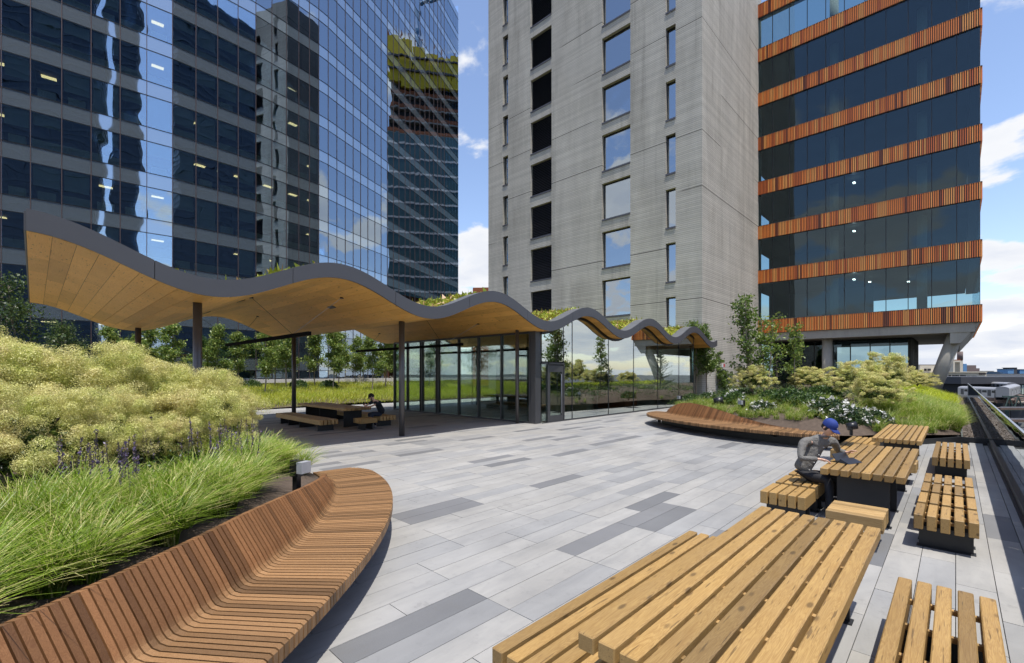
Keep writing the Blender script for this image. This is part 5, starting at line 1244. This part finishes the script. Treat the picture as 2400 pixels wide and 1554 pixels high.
def head_parts(t, c, face, tilt, capmat, hairmat, beard=False, logo=False, s=1.0):
    """face: horizontal unit direction; tilt: how far the head looks down (radians)"""
    fx = Vector((face[0], face[1], 0)).normalized(); f = (fx * math.cos(tilt) - Vector((0, 0, math.sin(tilt)))).normalized(); sd = Vector((0, 0, 1)).cross(fx).normalized(); up = f.cross(sd).normalized() * 1.0
    if up.z < 0: up = -up
    c = Vector(c); B = Matrix((f, sd, up)).transposed()
    def P(a, b, d): return c + (f * a + sd * b + up * d) * s
    mb = MB(); n, rows = 20, 15
    for i in range(rows):
        a = -math.pi / 2 + math.pi * i / (rows - 1); z = .125 * math.sin(a); w = math.cos(a)
        for j in range(n):
            b = 2 * math.pi * j / n; x, y = .098 * w * math.cos(b), .076 * w * math.sin(b)
            if z < -.02: k = min(1, (-.02 - z) / .10); x = x * (1 - .22 * k) + .020 * k; y *= 1 - .38 * k
            if x > .06 and abs(y) < .035 and -.01 < z < .035: x -= .006
            mb.v.append(tuple(P(x, y, z)))
    for i in range(rows - 1):
        for j in range(n): mb.f.append((i * n + j, i * n + (j + 1) % n, (i + 1) * n + (j + 1) % n, (i + 1) * n + j))
    mb.m = [0] * len(mb.f); part('head', mb, 'skin', t, True)
    part('nose', MB().tube([P(.088, 0, .022), P(.108, 0, -.012), P(.094, 0, -.03)], [.007, .013, .010], 8), 'skin', t, True)
    for q in (-1, 1):
        e = P(-.004, .076 * q, -.005); part('ear', MB().tube([e + up * .03 * s, e + sd * .012 * q * s - f * .012, e - up * .03 * s], [.008, .013, .008], 8), 'skin', t, True)
        part('eye', MB().tube([P(.082, .030 * q, .012), P(.090, .030 * q, .012)], [.010, .007], 8), 'hair', t, True)
        part('eyebrow', MB().tube([P(.092, .016 * q, .034), P(.086, .046 * q, .036)], .004, 6), 'hair', t, True)
    part('mouth', MB().tube([P(.083, -.022, -.058), P(.091, 0, -.057), P(.083, .022, -.058)], .005, 6), 'skin', t, True)
    hair = MB()
    for i in range(9):
        a = -.25 + (math.pi / 2 + .25) * i / 8
        for j in range(n):
            b = 2 * math.pi * j / n; k = 1.06; x = .098 * math.cos(a) * math.cos(b) * k - .008; y = .076 * math.cos(a) * math.sin(b) * k; z = .125 * math.sin(a) * k
            if x > .03: z = max(z, .045)
            hair.v.append(tuple(P(x, y, z)))
    for i in range(8):
        for j in range(n): hair.f.append((i * n + j, i * n + (j + 1) % n, (i + 1) * n + (j + 1) % n, (i + 1) * n + j))
    hair.m = [0] * len(hair.f); part('hair', hair, hairmat, t, True)
    cap = MB(); rows = 8
    for i in range(rows):
        a = (math.pi / 2) * i / (rows - 1)
        for j in range(n):
            b = 2 * math.pi * j / n; cap.v.append(tuple(P(.112 * math.cos(a) ** .8 * math.cos(b) - .004, .090 * math.cos(a) ** .8 * math.sin(b), .035 + .115 * math.sin(a) ** .95)))
    for i in range(rows - 1):
        for j in range(n): cap.f.append((i * n + j, i * n + (j + 1) % n, (i + 1) * n + (j + 1) % n, (i + 1) * n + j))
    br_ = []
    for k in range(9):
        a = -1.05 + 2.1 * k / 8
        br_ += [(.100 * math.cos(a), .084 * math.sin(a), .040), (.100 * math.cos(a) + .080 * math.cos(a * .55), .070 * math.sin(a), .026 - .010 * abs(math.sin(a)))]
    o = len(cap.v); cap.v += [tuple(P(*q)) for q in br_] + [tuple(P(q[0], q[1], q[2] - .006)) for q in br_]
    for k in range(8): i = o + 2 * k; cap.f += [(i, i + 1, i + 3, i + 2), (i + 18, i + 20, i + 21, i + 19)]; cap.f.append((i + 1, i + 19, i + 21, i + 3))
    cap.m = [0] * len(cap.f); cp_ = part('cap', cap, capmat, t, True)
    if logo: part('cap_logo', MB().add([tuple(P(.112, -.011, .062)), tuple(P(.112, .011, .062)), tuple(P(.109, .011, .080)), tuple(P(.109, -.011, .080))], [(0, 1, 2, 3)]), 'white_paint', cp_)
    if beard: part('beard', MB().tube([P(.02, -.062, -.045), P(.075, -.03, -.095), P(.085, 0, -.10), P(.075, .03, -.095), P(.02, .062, -.045)], [.012, .02, .022, .02, .012], 8), 'hair', t, True)
    return P
# the reader at the terrace table
m1 = thing('person', 'man in grey shirt and blue cap leaning over a tablet', 'person', (-1.74, 8.32, 0))
hip = (-1.76, 8.34, .50); ch_ = (-1.62, 8.46, .86); nk = (-1.50, 8.50, 1.075)
rs, ls = (-1.70, 8.27, 1.03), (-1.385, 8.70, 1.03); re, le = (-1.70, 8.10, .79), (-1.36, 9.00, .84); rw, lw = (-1.47, 8.19, .80), (-1.24, 8.86, .84)
skin('body', [[(*nk, .05), (-1.44, 8.49, 1.14, .052), (-1.42, 8.47, 1.18, .05)], [(*nk, .058), (*ch_, .06), (*hip, .08)], [(*nk, .058), (rs[0] + .05, rs[1] + .06, rs[2] - .03, .022), (-1.71, 8.18, .90, .024), (*re, .026), (*rw, .025)], [(*nk, .058), (ls[0] - .03, ls[1] - .05, ls[2] - .03, .022), (-1.37, 8.84, .93, .024), (*le, .026), (*lw, .025)]] + [c for c in hand_chains(rw, (.16, .05, -.03), (0, .2, 1), .55)] + [c for c in hand_chains(lw, (.10, -.03, .05), (-.1, .3, 1), .35)], 'skin', m1, 0)
skin('shirt', [[(-1.475, 8.495, 1.115, .062), (-1.51, 8.49, 1.05, (.095, .13)), (-1.57, 8.46, .95, (.11, .15)), (-1.64, 8.42, .80, (.10, .135)), (-1.71, 8.37, .66, (.10, .13)), (-1.76, 8.345, .54, (.11, .14))],
    [(-1.51, 8.49, 1.05, (.095, .13)), (*rs, .070), (-1.71, 8.18, .90, .058), (*re, .050), (-1.58, 8.145, .795, .042), (-1.49, 8.185, .80, .036)],
    [(-1.51, 8.49, 1.05, (.095, .13)), (*ls, .066), (-1.37, 8.84, .93, .056), (*le, .050), (-1.30, 8.93, .84, .042), (-1.25, 8.87, .84, .036)]], 'shirt_grey', m1, 0)
rk, lk, ra, la = (-1.36, 8.20, .50), (-1.32, 8.56, .50), (-1.33, 8.02, .11), (-1.40, 8.92, .13)
skin('trousers', [[(-1.77, 8.34, .56, (.12, .145)), (-1.76, 8.33, .48, (.13, .15)), (-1.58, 8.25, .50, .090), (*rk, .070), (-1.335, 8.10, .30, .058), (*ra, .045)], [(-1.76, 8.33, .48, (.13, .15)), (-1.56, 8.45, .50, .090), (*lk, .070), (-1.35, 8.74, .32, .058), (*la, .045)]], 'trouser_black', m1, 0)
for a, d in ((ra, (.14, -.05)), (la, (.13, .06))): skin('shoe', [[(a[0] - d[0] * .3, a[1] - d[1] * .3, .05, .042), (a[0] + d[0] * .5, a[1] + d[1] * .5, .045, .045), (a[0] + d[0] * 1.2, a[1] + d[1] * 1.2, .035, .034)]], 'trouser_black', m1, 0)
head_parts(m1, (-1.395, 8.425, 1.255), (.85, -.45), .55, 'cap_blue', 'hair', logo=True)
part('collar', MB().tube([(-1.53, 8.43, 1.10), (-1.44, 8.43, 1.115), (-1.40, 8.50, 1.11), (-1.47, 8.56, 1.10)], .016, 6), 'shirt_grey', m1, True)
for k in range(5): f = k / 4; p = V3(-1.405, 8.425, 1.07).lerp(V3(-1.63, 8.30, .60), f); part('shirt_button', MB().tube([p, p + V3(.012, -.008, 0)], .006, 8), 'white_paint', m1)
tb = thing('tablet', 'black tablet on its folding stand held by the man', 'tablet', (-1.2, 8.55, .745))
X0, YA, YB_ = -1.26, 8.36, 8.66
part('screen', MB().add([(-1.30, 8.43, .765), (-1.18, 8.76, .765), (-1.24, 8.785, .86), (-1.36, 8.455, .86), (-1.306, 8.427, .757), (-1.186, 8.757, .757), (-1.246, 8.782, .852), (-1.366, 8.452, .852)], [(0, 1, 2, 3), (7, 6, 5, 4), (0, 4, 5, 1), (2, 6, 7, 3), (1, 5, 6, 2), (0, 3, 7, 4)]), 'black_plastic', tb)
part('folding_cover', MB().add([(-1.27, 8.40, .746), (-1.13, 8.74, .746), (-1.01, 8.66, .746), (-1.13, 8.34, .746), (-1.25, 8.41, .80), (-1.14, 8.70, .80)], [(0, 1, 2, 3), (4, 5, 2, 3), (0, 1, 5, 4), (0, 4, 3), (1, 2, 5)]), 'black_plastic', tb)
# the man under the canopy
m2 = thing('person', 'man in black cap and dark T-shirt using a phone', 'person', (-16.1, 9.4, 0))
hp = V3(-16.10, 9.42, .50); sh = V3(-15.92, 9.10, .98)
nk2 = (-15.96, 9.04, 1.03); r2, l2 = (-16.10, 8.98, .965), (-15.74, 9.16, .97); re2, le2 = (-16.40, 8.86, .80), (-16.0, 8.86, .80); rw2, lw2 = (-16.62, 8.98, .83), (-16.28, 8.83, .79)
skin('body', [[(*nk2, .056), (-15.99, 8.98, 1.07, .052), (-16.0, 8.95, 1.10, .05)], [(*nk2, .056), (-16.0, 9.26, .75, .07), (*hp, .08)], [(*nk2, .056), (*r2, .03), (*re2, .036), (*rw2, .026)], [(*nk2, .056), (*l2, .03), (*le2, .036), (*lw2, .026)]] + hand_chains(rw2, (-.1, .02, .04), (0, -.3, 1), .5) + hand_chains(lw2, (-.12, .03, .0), (0, -.1, 1), .3), 'skin', m2, 0)
skin('t_shirt', [[(-15.965, 9.03, 1.045, .066), (-15.94, 9.10, .98, (.12, .10)), (-15.95, 9.20, .84, (.155, .125)), (-16.02, 9.32, .68, (.15, .13)), (-16.09, 9.42, .53, (.16, .14))], [(-15.94, 9.10, .98, (.12, .10)), (*r2, .068), (-16.22, 8.93, .89, .06)], [(-15.94, 9.10, .98, (.12, .10)), (*l2, .068), (-15.86, 9.0, .88, .06)]], 'tee_black', m2, 0)
skin('jeans', [[(-16.1, 9.43, .54, (.15, .14)), (-16.1, 9.42, .47, (.15, .14)), (-16.26, 9.22, .50, .09), (-16.38, 9.0, .50, .07), (-16.30, 9.05, .28, .055), (-16.22, 9.08, .10, .045)], [(-16.1, 9.42, .47, (.15, .14)), (-16.0, 9.14, .50, .09), (-15.98, 8.90, .49, .07), (-15.90, 8.95, .28, .055), (-15.82, 9.0, .10, .045)]], 'jeans', m2, 0)
for a, b_ in (((-16.22, 9.08), (-.12, -.10)), ((-15.82, 9.0), (-.13, -.10))): skin('shoe', [[(a[0] + .03, a[1], .055, .045), (a[0] + b_[0] * .6, a[1] + b_[1] * .6, .05, .048), (a[0] + b_[0] * 1.3, a[1] + b_[1] * 1.3, .04, .034)]], 'shoe', m2, 0)
head_parts(m2, (-16.02, 8.93, 1.165), (-.55, -.80), .55, 'cap_black', 'hair', True)
ph = thing('phone', 'black phone in the raised hand of the canopy man', 'phone', (-16.72, 8.99, .88)); part('phone_body', MB().box((-16.72, 8.98, .885), (.012, .072, .14), .5), 'black_plastic', ph)
